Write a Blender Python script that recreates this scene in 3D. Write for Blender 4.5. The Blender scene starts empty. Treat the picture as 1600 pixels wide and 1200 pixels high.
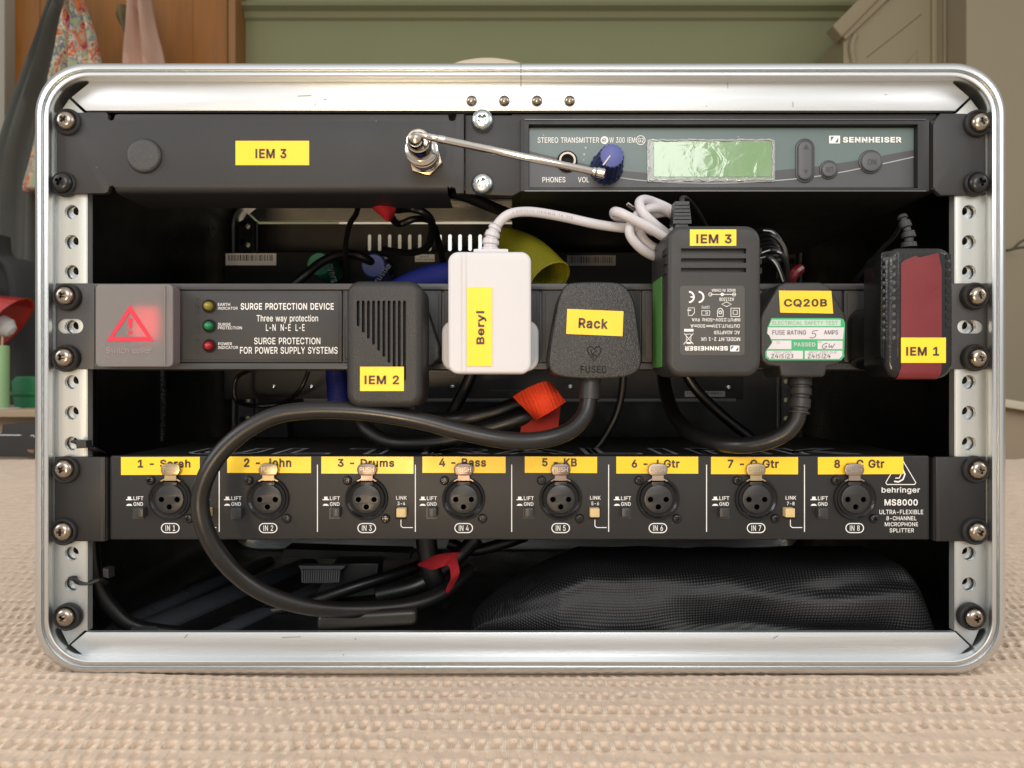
import bpy, bmesh, math, random
import numpy as np
from mathutils import Vector, Matrix, noise
from mathutils.geometry import tessellate_polygon

random.seed(7)
SC = bpy.context.scene
COL = SC.collection
S = 0.0003317            # metres per photo pixel on the plane of the rack panels (d = 0)
D = 1155 * S             # camera distance to that plane
MM = 0.001

# ------------------------------------------------------------------ camera, world, lamps, exposure
cam_d = bpy.data.cameras.new("camera")
cam = bpy.data.objects.new("camera", cam_d)
COL.objects.link(cam)
cam.location = (0, -D, 0)
cam.rotation_euler = (math.pi / 2, 0, 0)
cam_d.sensor_width = 36
cam_d.lens = 36 * 1155 / 1600
cam_d.clip_start = 0.01
cam_d.clip_end = 50
cam_d.dof.use_dof = True
cam_d.dof.focus_distance = D
cam_d.dof.aperture_fstop = 20.0
SC.camera = cam

world = bpy.data.worlds.new("World")
SC.world = world
world.use_nodes = True
wn, wl = world.node_tree.nodes, world.node_tree.links
wbg = wn["Background"]
wtc = wn.new("ShaderNodeTexCoord")
wdot = wn.new("ShaderNodeVectorMath"); wdot.operation = 'DOT_PRODUCT'
wdot.inputs[1].default_value = (0.0, -0.72, 0.69)
wl.new(wtc.outputs["Generated"], wdot.inputs[0])
wmap = wn.new("ShaderNodeMapRange")
wmap.inputs[1].default_value = -1; wmap.inputs[2].default_value = 1
wl.new(wdot.outputs["Value"], wmap.inputs[0])
wramp = wn.new("ShaderNodeValToRGB")
els = wramp.color_ramp.elements
els[0].position = 0.0; els[0].color = (.07, .06, .05, 1)
els[1].position = 1.0; els[1].color = (.97, .965, .96, 1)
for p, c in ((.4, (.15, .135, .115, 1)), (.62, (.38, .365, .345, 1)), (.8, (.66, .65, .635, 1))):
    e = els.new(p); e.color = c
wl.new(wmap.outputs[0], wramp.inputs[0])
wl.new(wramp.outputs[0], wbg.inputs[0])
wbg.inputs[1].default_value = 0.85


def area(name, loc, target, sx, sy, power, col):
    l = bpy.data.lights.new(name, 'AREA')
    l.shape = 'RECTANGLE'; l.size = sx; l.size_y = sy; l.energy = power; l.color = col
    o = bpy.data.objects.new(name, l); COL.objects.link(o)
    o.location = loc
    o.rotation_euler = (Vector(target) - Vector(loc)).to_track_quat('-Z', 'Y').to_euler()
    return o


area("window_light", (0.11, -2.3, 1.0), (0, 0, 0.05), 1.22, 0.85, 20, (1.0, .985, .97))
area("side_window_light", (-1.9, -0.9, 0.9), (0, 0, -0.05), 1.0, 1.0, 13, (1.0, .96, .97))
area("right_window_light", (1.9, -0.8, 0.9), (0, 0, -0.05), 0.9, 0.9, 9, (1.0, .96, .95))
area("warm_fill_light", (-0.36, -1.9, -0.42), (-0.1, 0, -0.1), 0.2, 0.26, 12.0, (1.0, .72, .42))  # added warm fill, no known source; tints the blanket and lower bar

SC.view_settings.view_transform = 'Standard'
SC.view_settings.look = 'None'
SC.view_settings.exposure = 0.28
SC.view_settings.gamma = 1.0
SC.view_settings.use_curve_mapping = False
SC.render.engine = 'CYCLES'
SC.cycles.use_denoising = True
SC.cycles.max_bounces = 8


# ------------------------------------------------------------------ helpers: pixels of the photo's front plane to metres
def P(px, py, d=0.0):
    k = (D + d) / D
    return Vector(((px - 800) * S * k, d, (600 - py) * S * k))


def LN(px, d=0.0):
    return px * S * (D + d) / D


def rrect(x0, y0, x1, y1, r, n=6):
    out = []
    for cx, cy, a0 in ((x1 - r, y1 - r, 0), (x0 + r, y1 - r, 90), (x0 + r, y0 + r, 180), (x1 - r, y0 + r, 270)):
        for i in range(n + 1):
            a = math.radians(a0 + 90 * i / n)
            out.append((cx + r * math.cos(a), cy + r * math.sin(a)))
    return out


def rect(x0, y0, x1, y1):
    return [(x1, y1), (x0, y1), (x0, y0), (x1, y0)]


def circle(cx, cy, r, n=28, ry=None):
    ry = r if ry is None else ry
    return [(cx + r * math.cos(2 * math.pi * i / n), cy + ry * math.sin(2 * math.pi * i / n)) for i in range(n)]


def pill(x0, y0, x1, y1, n=6):
    return rrect(x0, y0, x1, y1, min(x1 - x0, y1 - y0) / 2 - .01, n)


def plus(cx, cy, r, w, ang=0):
    pts = [(r, w), (w, w), (w, r), (-w, r), (-w, w), (-r, w), (-r, -w), (-w, -w), (-w, -r), (w, -r), (w, -w), (r, -w)]
    c, s = math.cos(ang), math.sin(ang)
    return [(cx + x * c - y * s, cy + x * s + y * c) for x, y in pts]


def smooth_poly(pts, n=4):
    """closed Catmull-Rom through pts"""
    out = []
    N = len(pts)
    for i in range(N):
        p0, p1, p2, p3 = (Vector(pts[(i + k) % N]) for k in (-1, 0, 1, 2))
        for j in range(n):
            t = j / n
            q = 0.5 * ((2 * p1) + (p2 - p0) * t + (2 * p0 - 5 * p1 + 4 * p2 - p3) * t * t + (3 * p1 - p0 - 3 * p2 + p3) * t ** 3)
            out.append((q.x, q.y))
    return out


def spline(pts, n=8):
    pts = [Vector(p) for p in pts]
    out = []
    N = len(pts)
    for i in range(N - 1):
        p0 = pts[max(i - 1, 0)]; p1 = pts[i]; p2 = pts[i + 1]; p3 = pts[min(i + 2, N - 1)]
        for j in range(n):
            t = j / n
            out.append(0.5 * ((2 * p1) + (p2 - p0) * t + (2 * p0 - 5 * p1 + 4 * p2 - p3) * t * t + (3 * p1 - p0 - 3 * p2 + p3) * t ** 3))
    out.append(pts[-1])
    return out


def area2(o):
    return sum(o[i][0] * o[(i + 1) % len(o)][1] - o[(i + 1) % len(o)][0] * o[i][1] for i in range(len(o))) / 2


def inset(o, t):
    """move a closed outline (list of 2-tuples) inwards by t"""
    if t == 0:
        return list(o)
    sgn = 1 if area2(o) > 0 else -1
    N = len(o)
    out = []
    for i in range(N):
        a, b, c = Vector(o[i - 1]), Vector(o[i]), Vector(o[(i + 1) % N])
        e1, e2 = b - a, c - b
        if e1.length < 1e-12: e1 = e2
        if e2.length < 1e-12: e2 = e1
        e1 = e1.normalized(); e2 = e2.normalized()
        n1 = Vector((-e1.y, e1.x)) * sgn; n2 = Vector((-e2.y, e2.x)) * sgn
        m = n1 + n2
        if m.length < 1e-6: m = n1.copy()
        m.normalize()
        cs = max(m.dot(n1), .5)
        q = b + m * (t / cs)
        out.append((q.x, q.y))
    return out


# letter outlines (advance width, closed contours), 1000 units to the em
GLY = {
'-': (453, ['337,244 337,188 114,188 114,244']),
'.': (188, ['95,-4 78,-1 63,9 53,24 50,41 53,59 63,73 78,83 95,87 113,83 128,73 138,59 141,41 138,24 128,9 113,-1']),
'0': (453, ['227,-7 174,1 130,24 95,62 69,113 57,155 50,202 48,254 50,306 57,353 69,395 95,447 130,484 174,508 227,516 279,508 323,484 358,447 384,395 396,353 403,306 405,254 403,202 396,155 384,113 359,62 323,24 279,1', '227,50 261,56 290,74 313,103 330,144 340,194 344,254 340,314 330,365 313,405 290,435 261,453 227,460 192,453 163,435 140,405 123,365 113,314 109,254 113,194 123,144 140,103 163,74 192,56']),
'1': (453, ['76,0 76,55 391,55 391,0', '276,509 276,0 212,0 212,448 86,358 86,427 198,509']),
'2': (453, ['64,0 64,47 234,229 282,282 311,327 320,371 317,397 308,419 293,436 273,449 224,460 196,457 172,447 153,433 139,413 130,390 127,362 66,362 71,405 86,442 111,473 143,496 182,511 225,516 268,511 306,497 337,474 361,445 376,411 381,372 371,318 336,259 267,180 153,60 389,57 389,0']),
'3': (453, ['218,-7 173,-3 133,10 98,30 70,57 52,91 44,132 109,132 115,107 126,87 144,71 165,59 219,50 275,61 297,74 315,93 325,116 329,145 326,172 316,196 299,217 275,234 242,244 201,248 157,248 157,299 288,448 288,452 70,452 70,509 372,509 372,461 211,278 211,289 264,288 308,276 344,253 371,222 387,186 393,145 387,103 370,66 344,36 309,12 266,-2']),
'4': (453, ['40,105 40,158 247,509 311,509 109,166 413,163 413,105', '282,0 282,121 282,146 282,318 343,318 343,0']),
'5': (453, ['221,-7 178,-2 140,11 108,32 83,60 66,93 60,130 122,130 127,108 138,89 173,60 221,50 250,53 276,64 298,82 314,104 324,131 328,162 324,193 314,221 297,244 275,262 248,273 218,277 167,268 128,246 67,253 96,509 366,509 366,452 151,452 134,301 178,325 229,334 263,330 294,321 321,306 345,285 364,260 379,231 388,199 391,163 385,117 369,76 343,41 309,15 268,-1']),
'6': (453, ['226,-7 182,-1 142,15 109,40 84,74 69,115 64,162 68,199 80,239 137,340 252,509 322,509 151,261 145,261 165,288 196,307 235,314 278,309 316,295 346,271 370,240 384,201 389,157 384,112 368,73 343,39 310,14 271,-2', '226,48 254,52 279,63 299,79 314,101 324,128 327,157 324,187 314,213 299,235 279,251 254,262 226,265 198,262 174,252 153,235 138,214 128,188 125,158 128,128 138,102 153,79 174,63 198,52']),
'7': (453, ['97,0 323,448 323,452 62,452 62,509 391,509 391,449 165,0']),
'8': (453, ['226,-7 178,-2 136,11 101,33 74,62 57,96 52,135 55,166 65,195 81,220 101,241 125,256 153,265 119,282 93,308 76,342 70,380 75,417 90,450 114,477 146,498 184,511 226,516 269,511 306,498 337,477 361,450 377,417 382,380 376,342 359,308 333,282 300,267 327,256 351,241 372,220 387,195 397,166 401,135 395,96 378,62 352,33 317,11 275,-2', '226,49 258,52 285,60 307,74 323,91 333,113 337,139 333,165 322,189 305,208 283,223 256,232 226,235 196,232 169,223 147,208 130,189 119,165 115,139 119,113 129,91 145,74 167,60 195,52', '226,290 274,300 293,313 307,330 316,351 319,376 316,399 308,420 294,437 275,449 226,460 177,449 159,437 145,420 136,399 133,376 136,351 145,330 159,313 178,300']),
'9': (453, ['226,516 271,510 310,494 343,468 368,434 384,393 389,347 385,309 373,270 315,168 200,0 130,0 301,248 307,248 287,221 257,202 218,195 175,199 137,214 106,237 83,269 68,307 64,352 69,397 85,436 110,469 143,494 182,510', '226,460 199,457 174,446 154,429 138,407 129,381 125,352 129,322 138,295 154,274 174,257 199,247 226,243 254,247 279,257 299,273 314,295 324,321 327,350 324,381 314,407 299,429 279,446 254,457']),
':': (188, ['95,-4 78,-1 63,9 53,24 50,41 53,59 63,73 78,83 95,87 113,83 128,73 138,59 141,41 138,24 128,9 113,-1', '95,271 78,274 63,284 53,299 50,316 53,334 63,349 78,359 95,362 113,359 128,349 138,334 141,316 138,299 128,284 113,274']),
'A': (480, ['16,0 201,509 276,509 463,0 395,0 287,302 264,372 232,478 245,478 213,371 191,302 85,0', '110,142 110,199 370,199 370,142']),
'B': (456, ['60,0 60,509 241,509 289,504 329,491 359,469 381,442 394,410 398,374 395,344 387,320 356,286 315,267 315,262 339,257 363,245 385,227 402,203 414,173 418,136 413,100 400,67 377,39 344,18 301,4 247,0', '125,57 245,57 296,63 330,80 349,105 355,137 352,161 342,184 327,203 306,218 279,228 248,231 125,231', '125,285 238,285 288,296 308,309 323,326 333,348 336,372 330,403 313,429 283,446 240,452 125,452']),
'C': (510, ['267,-7 225,-3 186,7 150,25 119,49 92,79 70,115 53,157 44,203 40,254 44,305 53,352 70,393 92,429 119,459 150,484 186,501 225,512 267,516 340,504 373,490 402,471 427,447 448,418 463,385 473,348 408,348 389,395 357,428 315,449 267,456 223,450 184,432 150,403 125,364 109,314 103,254 109,194 125,145 151,105 184,76 223,59 267,53 315,60 357,81 389,114 408,160 473,160 463,124 448,91 428,62 402,38 373,19 341,5 305,-4']),
'D': (502, ['219,0 96,0 96,57 215,57 272,63 318,81 354,110 379,149 394,198 399,255 394,312 379,361 354,399 320,428 275,446 221,452 93,452 93,509 225,509 273,505 315,495 353,478 399,441 433,391 449,351 458,306 462,255 458,205 449,159 433,119 411,83 384,54 351,31 312,14 268,3', '125,509 125,0 60,0 60,509']),
'E': (419, ['60,0 60,509 372,509 372,452 125,452 125,286 355,286 355,229 125,229 125,57 375,57 375,0']),
'F': (410, ['60,0 60,509 369,509 369,452 125,452 125,278 346,278 346,221 125,221 125,0']),
'G': (520, ['269,-7 225,-3 185,7 149,25 118,49 91,79 69,116 53,157 43,203 40,254 43,305 53,352 69,393 91,429 117,459 149,484 184,501 223,512 265,516 304,513 340,504 374,489 403,469 429,445 449,416 465,384 474,349 408,349 387,393 356,427 315,448 265,456 222,450 183,432 150,404 125,364 109,314 103,254 109,194 125,145 151,105 184,76 224,59 269,53 309,57 345,71 374,93 396,123 410,160 415,202 434,199 283,199 283,256 478,256 478,200 471,141 451,91 419,50 377,19 326,0']),
'H': (517, ['60,0 60,509 125,509 125,289 392,289 392,509 457,509 457,0 392,0 392,232 125,232 125,0']),
'I': (220, ['78,0 78,509 142,509 142,0']),
'J': (396, ['185,-7 124,3 75,33 52,63 38,100 33,145 33,173 98,173 98,145 104,104 122,74 149,56 185,50 220,56 248,74 266,104 272,145 272,509 336,509 336,145 332,100 318,63 294,33 246,3']),
'K': (467, ['104,145 104,216 139,261 174,303 212,344 364,509 448,509 231,276', '60,0 60,509 125,509 125,334 124,225 125,193 125,0', '372,0 188,259 228,309 449,0']),
'L': (393, ['60,0 60,509 125,509 125,57 361,57 361,0']),
'M': (628, ['60,0 60,509 152,509 277,187 287,159 299,123 311,84 322,49 307,49 318,83 330,121 342,158 352,187 476,509 568,509 568,0 504,0 504,291 504,327 505,369 506,413 507,457 513,457 498,409 482,363 467,322 456,291 342,0 286,0 170,291 159,321 145,361 129,408 112,457 119,457 120,416 121,372 122,328 122,291 122,0']),
'N': (523, ['60,0 60,509 136,509 343,183 363,151 388,107 414,55 405,54 401,108 399,157 399,195 399,509 463,509 463,0 387,0 202,290 177,331 148,381 108,452 119,454 122,384 124,328 125,291 125,0']),
'O': (533, ['267,-7 225,-3 186,7 150,25 119,49 92,79 70,115 53,157 44,203 40,254 44,305 53,352 70,393 92,429 119,459 150,484 186,501 225,512 267,516 309,512 348,501 384,484 415,459 442,429 464,393 480,352 490,305 493,254 490,203 480,157 464,115 442,79 415,49 384,25 348,7 309,-3', '267,53 310,59 349,76 383,105 408,144 425,194 430,254 425,314 408,365 383,404 349,433 310,450 267,456 223,450 184,433 151,404 125,364 109,314 103,254 109,194 125,144 151,105 184,76 223,59']),
'P': (445, ['60,0 60,509 235,509 289,503 332,487 366,462 390,430 404,391 409,348 404,304 390,265 366,233 332,207 289,191 235,186 109,186 109,242 233,242 269,246 297,256 318,272 333,294 342,319 344,348 342,376 333,402 318,423 297,439 268,449 232,452 125,452 125,0']),
'Q': (533, ['245,159 313,159 369,85 384,65 468,-48 401,-48 346,27 331,46', '267,-7 225,-3 186,7 150,25 119,49 92,79 70,115 53,157 44,203 40,254 44,305 53,352 70,393 92,429 119,459 150,484 186,501 225,512 267,516 309,512 348,501 384,484 415,459 442,429 464,393 480,352 490,305 493,254 490,203 480,157 464,115 442,79 415,49 384,25 348,7 309,-3', '267,53 310,59 349,76 383,105 408,144 425,194 430,254 425,314 408,365 383,404 349,433 310,450 267,456 223,450 184,433 151,404 125,364 109,314 103,254 109,194 125,144 151,105 184,76 223,59']),
'R': (449, ['60,0 60,509 236,509 290,504 333,489 367,465 390,433 405,395 409,352 405,309 390,271 367,240 333,217 289,203 236,198 96,198 96,255 234,255 269,258 298,267 319,281 334,300 342,324 345,352 342,380 334,405 319,425 298,440 269,449 233,452 125,452 125,0', '353,0 230,229 303,229 428,0']),
'S': (447, ['224,-9 172,-4 128,9 91,31 64,60 46,96 38,137 104,137 110,110 123,88 142,71 166,59 224,49 257,52 286,60 311,74 329,92 341,114 346,139 342,161 332,179 296,205 245,222 184,239 128,260 86,289 60,326 52,372 58,413 75,448 102,476 138,498 180,511 227,516 275,511 316,498 351,476 377,449 394,415 401,378 337,378 326,412 302,437 267,453 225,459 194,456 167,448 145,435 129,418 118,398 115,376 119,352 131,334 169,308 212,293 264,279 312,264 359,238 395,198 405,171 408,139 403,99 386,64 360,34 323,11 278,-4']),
'T': (449, ['32,452 32,509 417,509 417,452 257,452 257,0 193,0 193,452']),
'U': (517, ['259,-8 203,-2 154,15 114,43 85,80 66,124 60,173 60,509 124,509 124,178 128,144 141,113 160,87 187,68 220,56 259,52 298,56 331,68 357,87 377,113 389,144 393,178 393,509 457,509 457,173 451,124 433,80 403,43 363,15 315,-2']),
'V': (480, ['204,0 16,509 84,509 192,206 215,137 248,31 235,31 267,138 290,206 395,509 463,509 278,0']),
'W': (686, ['155,0 16,509 82,509 163,196 175,145 187,94 197,40 189,40 200,94 211,145 224,196 306,509 380,509 462,196 474,145 486,94 497,40 488,40 499,94 510,145 523,196 603,509 670,509 530,0 455,0 368,323 351,391 336,475 350,475 335,395 318,323 230,0']),
'X': (474, ['18,0 217,284 217,236 29,509 104,509 178,400 204,361 223,329 243,292 232,292 252,329 272,361 298,400 374,509 446,509 259,239 259,287 456,0 382,0 292,129 268,165 250,195 230,231 244,231 225,196 206,166 182,129 91,0']),
'Y': (472, ['203,0 203,208 16,509 91,509 192,344 222,292 250,230 224,230 251,293 280,344 381,509 455,509 268,208 268,0']),
'a': (389, ['160,-9 126,-5 94,5 68,22 48,45 35,73 30,108 34,138 43,161 58,179 78,193 125,211 178,220 234,227 265,235 273,243 276,255 267,297 240,322 196,331 149,322 118,301 100,274 41,291 57,322 79,346 104,364 133,375 194,384 239,379 286,360 306,343 322,320 333,290 337,251 337,0 277,0 277,52 272,52 252,25 215,1', '170,45 202,49 228,59 248,74 263,93 272,115 276,138 276,190 259,182 231,176 200,171 175,168 134,159 103,139 95,124 92,105 102,72 130,52']),
'b': (424, ['229,-8 198,-5 172,4 138,31 118,59 112,59 112,0 53,0 53,509 114,509 114,319 118,319 137,346 171,373 197,381 229,384 274,378 313,361 345,332 370,293 385,245 390,189 385,133 370,84 346,45 313,16 274,-2', '220,47 253,51 279,66 301,88 316,117 325,151 328,189 325,227 316,261 301,290 280,311 253,325 220,330 188,325 161,312 140,291 125,263 116,229 113,189 116,150 125,115 140,86 162,65 188,51']),
'c': (396, ['207,-8 159,-2 117,16 82,46 56,85 40,133 34,187 40,243 56,291 82,330 117,360 159,378 207,384 260,377 305,356 340,322 362,277 303,262 290,289 270,311 242,325 207,330 173,325 145,310 124,287 108,258 99,224 96,187 99,151 108,117 124,89 145,66 173,51 207,46 243,52 271,66 292,89 304,117 363,102 341,56 306,21 261,-1']),
'd': (424, ['195,-8 151,-2 111,16 79,45 55,84 39,133 34,189 39,245 55,293 79,332 112,361 151,378 196,384 228,381 253,373 287,346 306,319 311,319 311,509 372,509 372,0 313,0 313,59 307,59 287,31 252,4 227,-5', '205,47 236,51 263,65 284,86 299,115 309,150 312,189 309,229 300,263 284,291 263,312 237,325 205,330 172,325 145,311 124,290 108,261 99,227 96,189 99,151 109,117 124,88 145,66 172,51']),
'e': (404, ['212,-8 161,-2 117,16 82,46 56,85 40,132 34,187 39,242 55,290 81,329 115,359 157,378 205,384 266,374 294,361 319,341 341,315 357,282 368,242 371,194 371,169 75,169 75,221 338,221 310,202 307,237 298,269 283,294 263,314 237,326 205,330 173,326 146,313 125,294 109,270 99,241 96,211 96,178 100,139 110,106 128,80 151,61 179,50 212,46 254,53 285,73 306,105 365,91 353,63 335,39 311,19 283,4 249,-5']),
'g': (425, ['207,-151 168,-148 134,-140 82,-110 51,-69 101,-41 122,-66 154,-88 207,-97 249,-92 282,-75 304,-47 311,-6 311,68 306,68 287,41 252,16 227,8 195,5 152,10 113,27 80,53 55,90 39,136 34,191 39,246 55,293 80,332 112,361 152,378 196,384 228,382 253,373 288,346 308,319 313,319 313,379 372,379 372,-9 367,-54 350,-90 324,-117 291,-136 251,-147', '205,59 237,63 264,75 285,95 300,121 309,154 312,193 309,231 300,264 285,291 264,312 237,325 205,330 172,325 145,312 124,290 109,262 99,229 96,193 99,155 109,123 124,96 145,76 172,63']),
'h': (410, ['114,227 114,0 53,0 53,509 114,509 114,287 102,287 124,332 152,362 187,379 227,384 264,380 295,369 321,349 341,321 353,285 357,240 357,0 296,0 296,235 290,275 273,304 246,323 210,329 184,326 161,317 141,303 126,283 117,257']),
'i': (167, ['53,0 53,379 114,379 114,0', '84,443 67,446 54,455 44,468 41,483 44,499 54,512 67,521 84,524 100,521 114,512 123,499 126,483 123,468 114,455 100,446']),
'k': (381, ['110,137 110,212 121,212 284,379 360,379 184,199 177,199', '53,0 53,509 114,509 114,0', '294,0 148,186 191,229 372,0']),
'l': (180, ['58,0 58,520 121,520 121,0']),
'm': (610, ['53,0 53,379 112,379 112,295 108,295 118,323 132,346 172,376 219,386 257,380 287,361 309,331 321,295 312,295 322,321 337,343 381,375 437,386 468,383 497,372 522,354 541,328 553,296 557,255 557,0 496,0 496,254 490,289 473,313 447,326 419,330 395,328 374,320 345,290 335,247 335,0 274,0 274,260 269,288 253,311 229,326 199,330 158,320 140,307 126,289 117,266 114,238 114,0']),
'n': (410, ['114,227 114,0 53,0 53,379 112,379 112,287 102,287 124,332 152,362 187,379 227,384 264,380 295,369 321,349 341,321 353,285 357,240 357,0 296,0 296,235 290,275 273,304 246,323 210,329 184,326 161,317 141,303 126,283 117,257']),
'o': (415, ['207,-8 159,-2 117,16 82,46 56,85 40,133 34,187 40,243 56,291 82,330 117,360 159,378 207,384 256,378 299,360 333,330 359,291 376,243 381,187 376,133 359,85 333,46 299,16 256,-2', '207,46 242,51 270,66 292,89 307,117 316,151 319,187 316,224 307,258 292,287 270,310 242,325 207,330 173,325 145,310 124,287 108,258 99,224 96,187 99,151 108,117 124,89 145,66 173,51']),
'p': (424, ['53,-143 53,379 112,379 112,319 118,319 137,346 171,373 197,381 229,384 274,378 313,361 345,332 370,293 385,245 390,189 385,133 370,84 346,45 313,16 274,-2 229,-8 198,-5 173,4 138,31 118,59 114,59 114,-143', '220,47 253,51 279,66 301,88 316,117 325,151 328,189 325,227 316,261 301,290 280,311 253,325 220,330 188,325 161,312 140,291 125,263 116,229 113,189 116,150 125,115 140,86 162,65 188,51']),
'r': (259, ['53,0 53,379 112,379 112,321 130,347 152,367 181,380 213,385 229,384 243,384 243,322 230,324 207,326 182,323 159,315 140,301 126,284 117,262 114,237 114,0']),
's': (365, ['182,-8 145,-5 112,3 84,18 62,38 45,63 36,94 94,107 105,79 124,60 150,49 181,45 217,50 244,62 262,81 268,103 265,121 254,136 237,147 212,155 149,170 104,186 72,208 53,237 47,274 51,305 65,332 87,354 115,370 149,381 187,384 223,381 254,372 279,358 299,339 324,290 268,277 258,298 243,316 219,328 187,333 156,329 131,317 114,299 109,277 112,258 124,243 172,223 229,209 275,194 306,171 325,142 331,107 326,75 312,47 290,24 260,6 223,-5']),
't': (227, ['204,379 204,327 6,327 6,379', '65,471 126,471 126,98 128,76 136,61 150,53 170,50 185,51 202,54 213,2 192,-3 168,-4 125,2 92,21 72,52 65,93']),
'u': (410, ['182,-5 146,-1 115,11 89,31 69,59 57,95 53,139 53,379 114,379 114,144 119,105 137,75 164,56 200,50 226,53 249,62 268,77 283,97 293,122 296,153 296,379 357,379 357,0 298,0 298,92 307,92 286,47 257,17 222,0']),
'v': (389, ['163,0 17,379 84,379 165,155 187,87 206,21 184,21 203,87 224,155 305,379 371,379 226,0']),
'w': (567, ['138,0 23,379 87,379 133,214 154,137 175,41 165,41 186,135 206,214 252,379 316,379 362,214 382,136 402,41 391,41 413,135 434,214 480,379 545,379 429,0 368,0 319,172 305,225 291,280 277,338 291,338 277,280 263,225 248,172 199,0']),
'y': (389, ['47,-139 61,-86 71,-87 104,-89 130,-74 151,-36 163,-1 17,379 84,379 165,155 187,87 206,21 184,21 202,87 224,155 305,379 371,379 204,-58 177,-107 139,-136 91,-145 65,-143']),
'z': (380, ['42,0 42,46 254,320 48,323 48,379 333,379 333,331 126,60 126,56 339,56 339,0']),
'~': (453, ['52,150 55,188 66,218 82,240 103,255 151,266 197,256 246,221 275,198 299,192 318,196 332,207 341,226 344,253 400,253 397,215 386,185 370,163 349,148 301,137 254,148 207,182 177,204 154,210 136,207 121,196 111,178 108,150']),
'°': (316, ['158,283 128,287 101,298 77,316 59,340 47,367 43,397 47,428 59,455 77,479 101,497 128,509 158,513 188,509 216,497 239,479 257,455 269,428 273,397 269,367 257,340 239,316 216,298 188,287', '158,334 190,343 213,366 222,397 213,430 190,453 158,462 126,453 103,430 95,397 103,366 126,343']),
}

_txt = {}


def glyphs(s, bold=0.0):
    """a line of lettering as a flat mesh: points, layer of each point, triangles"""
    key = (s, bold)
    if key in _txt: return _txt[key]
    vs, fs, ly = [], [], []
    pen_x = 0.0
    for ch in s:
        if ch == ' ':
            pen_x += 270; continue
        adv, loops = GLY[ch]
        L = [[tuple(map(float, q.split(','))) for q in l.split()] for l in loops]
        A = [area2(l) for l in L]
        sg = 1 if max(A, key=abs) > 0 else -1
        outer = [l for l, a in zip(L, A) if a * sg > 0]; hol = [l for l, a in zip(L, A) if a * sg <= 0]
        for li, o in enumerate(outer):
            xs = [q[0] for q in o]; ys = [q[1] for q in o]
            mine = [h for h in hol if min(xs) < min(q[0] for q in h) and max(q[0] for q in h) < max(xs) and min(ys) < min(q[1] for q in h) and max(q[1] for q in h) < max(ys)]
            cu = bpy.data.curves.new("letter", 'CURVE'); cu.dimensions = '2D'; cu.fill_mode = 'FRONT'
            for q in [o] + mine:
                sp = cu.splines.new('POLY'); sp.points.add(len(q) - 1); sp.use_cyclic_u = True
                for pt, (x, y) in zip(sp.points, q): pt.co = (x / 1000, y / 1000, 0, 1)
            co_ = bpy.data.objects.new("letter", cu)
            me = bpy.data.meshes.new_from_object(co_)
            b = len(vs)
            for v in me.vertices: vs.append((v.co.x * 1000 + pen_x, v.co.y * 1000)); ly.append(li)
            fs += [tuple(b + i for i in p.vertices) for p in me.polygons]
            bpy.data.objects.remove(co_); bpy.data.meshes.remove(me); bpy.data.curves.remove(cu)
            w = max(bold, .004) * 1000                   # the weight: a band along each contour, a hair above the fill
            for q in [o] + mine:
                n = len(q); b = len(vs)
                for sd in (-1, 1):
                    for i in range(n):
                        e1 = (Vector(q[i]) - Vector(q[i - 1])); e2 = (Vector(q[(i + 1) % n]) - Vector(q[i]))
                        e1 = e1.normalized(); e2 = e2.normalized()
                        m = Vector((-e1.y - e2.y, e1.x + e2.x))
                        m = m.normalized() if m.length > .2 else Vector((-e1.y, e1.x))
                        cs = max(abs(m.dot(Vector((-e1.y, e1.x)))), .7)
                        vs.append((q[i][0] + pen_x + sd * m.x * w / cs, q[i][1] + sd * m.y * w / cs)); ly.append(3 + li)
                fs += [(b + i, b + (i + 1) % n, b + n + (i + 1) % n, b + n + i) for i in range(n)]
        pen_x += adv + bold * 1600
    _txt[key] = (vs, fs, ly)
    return _txt[key]


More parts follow.
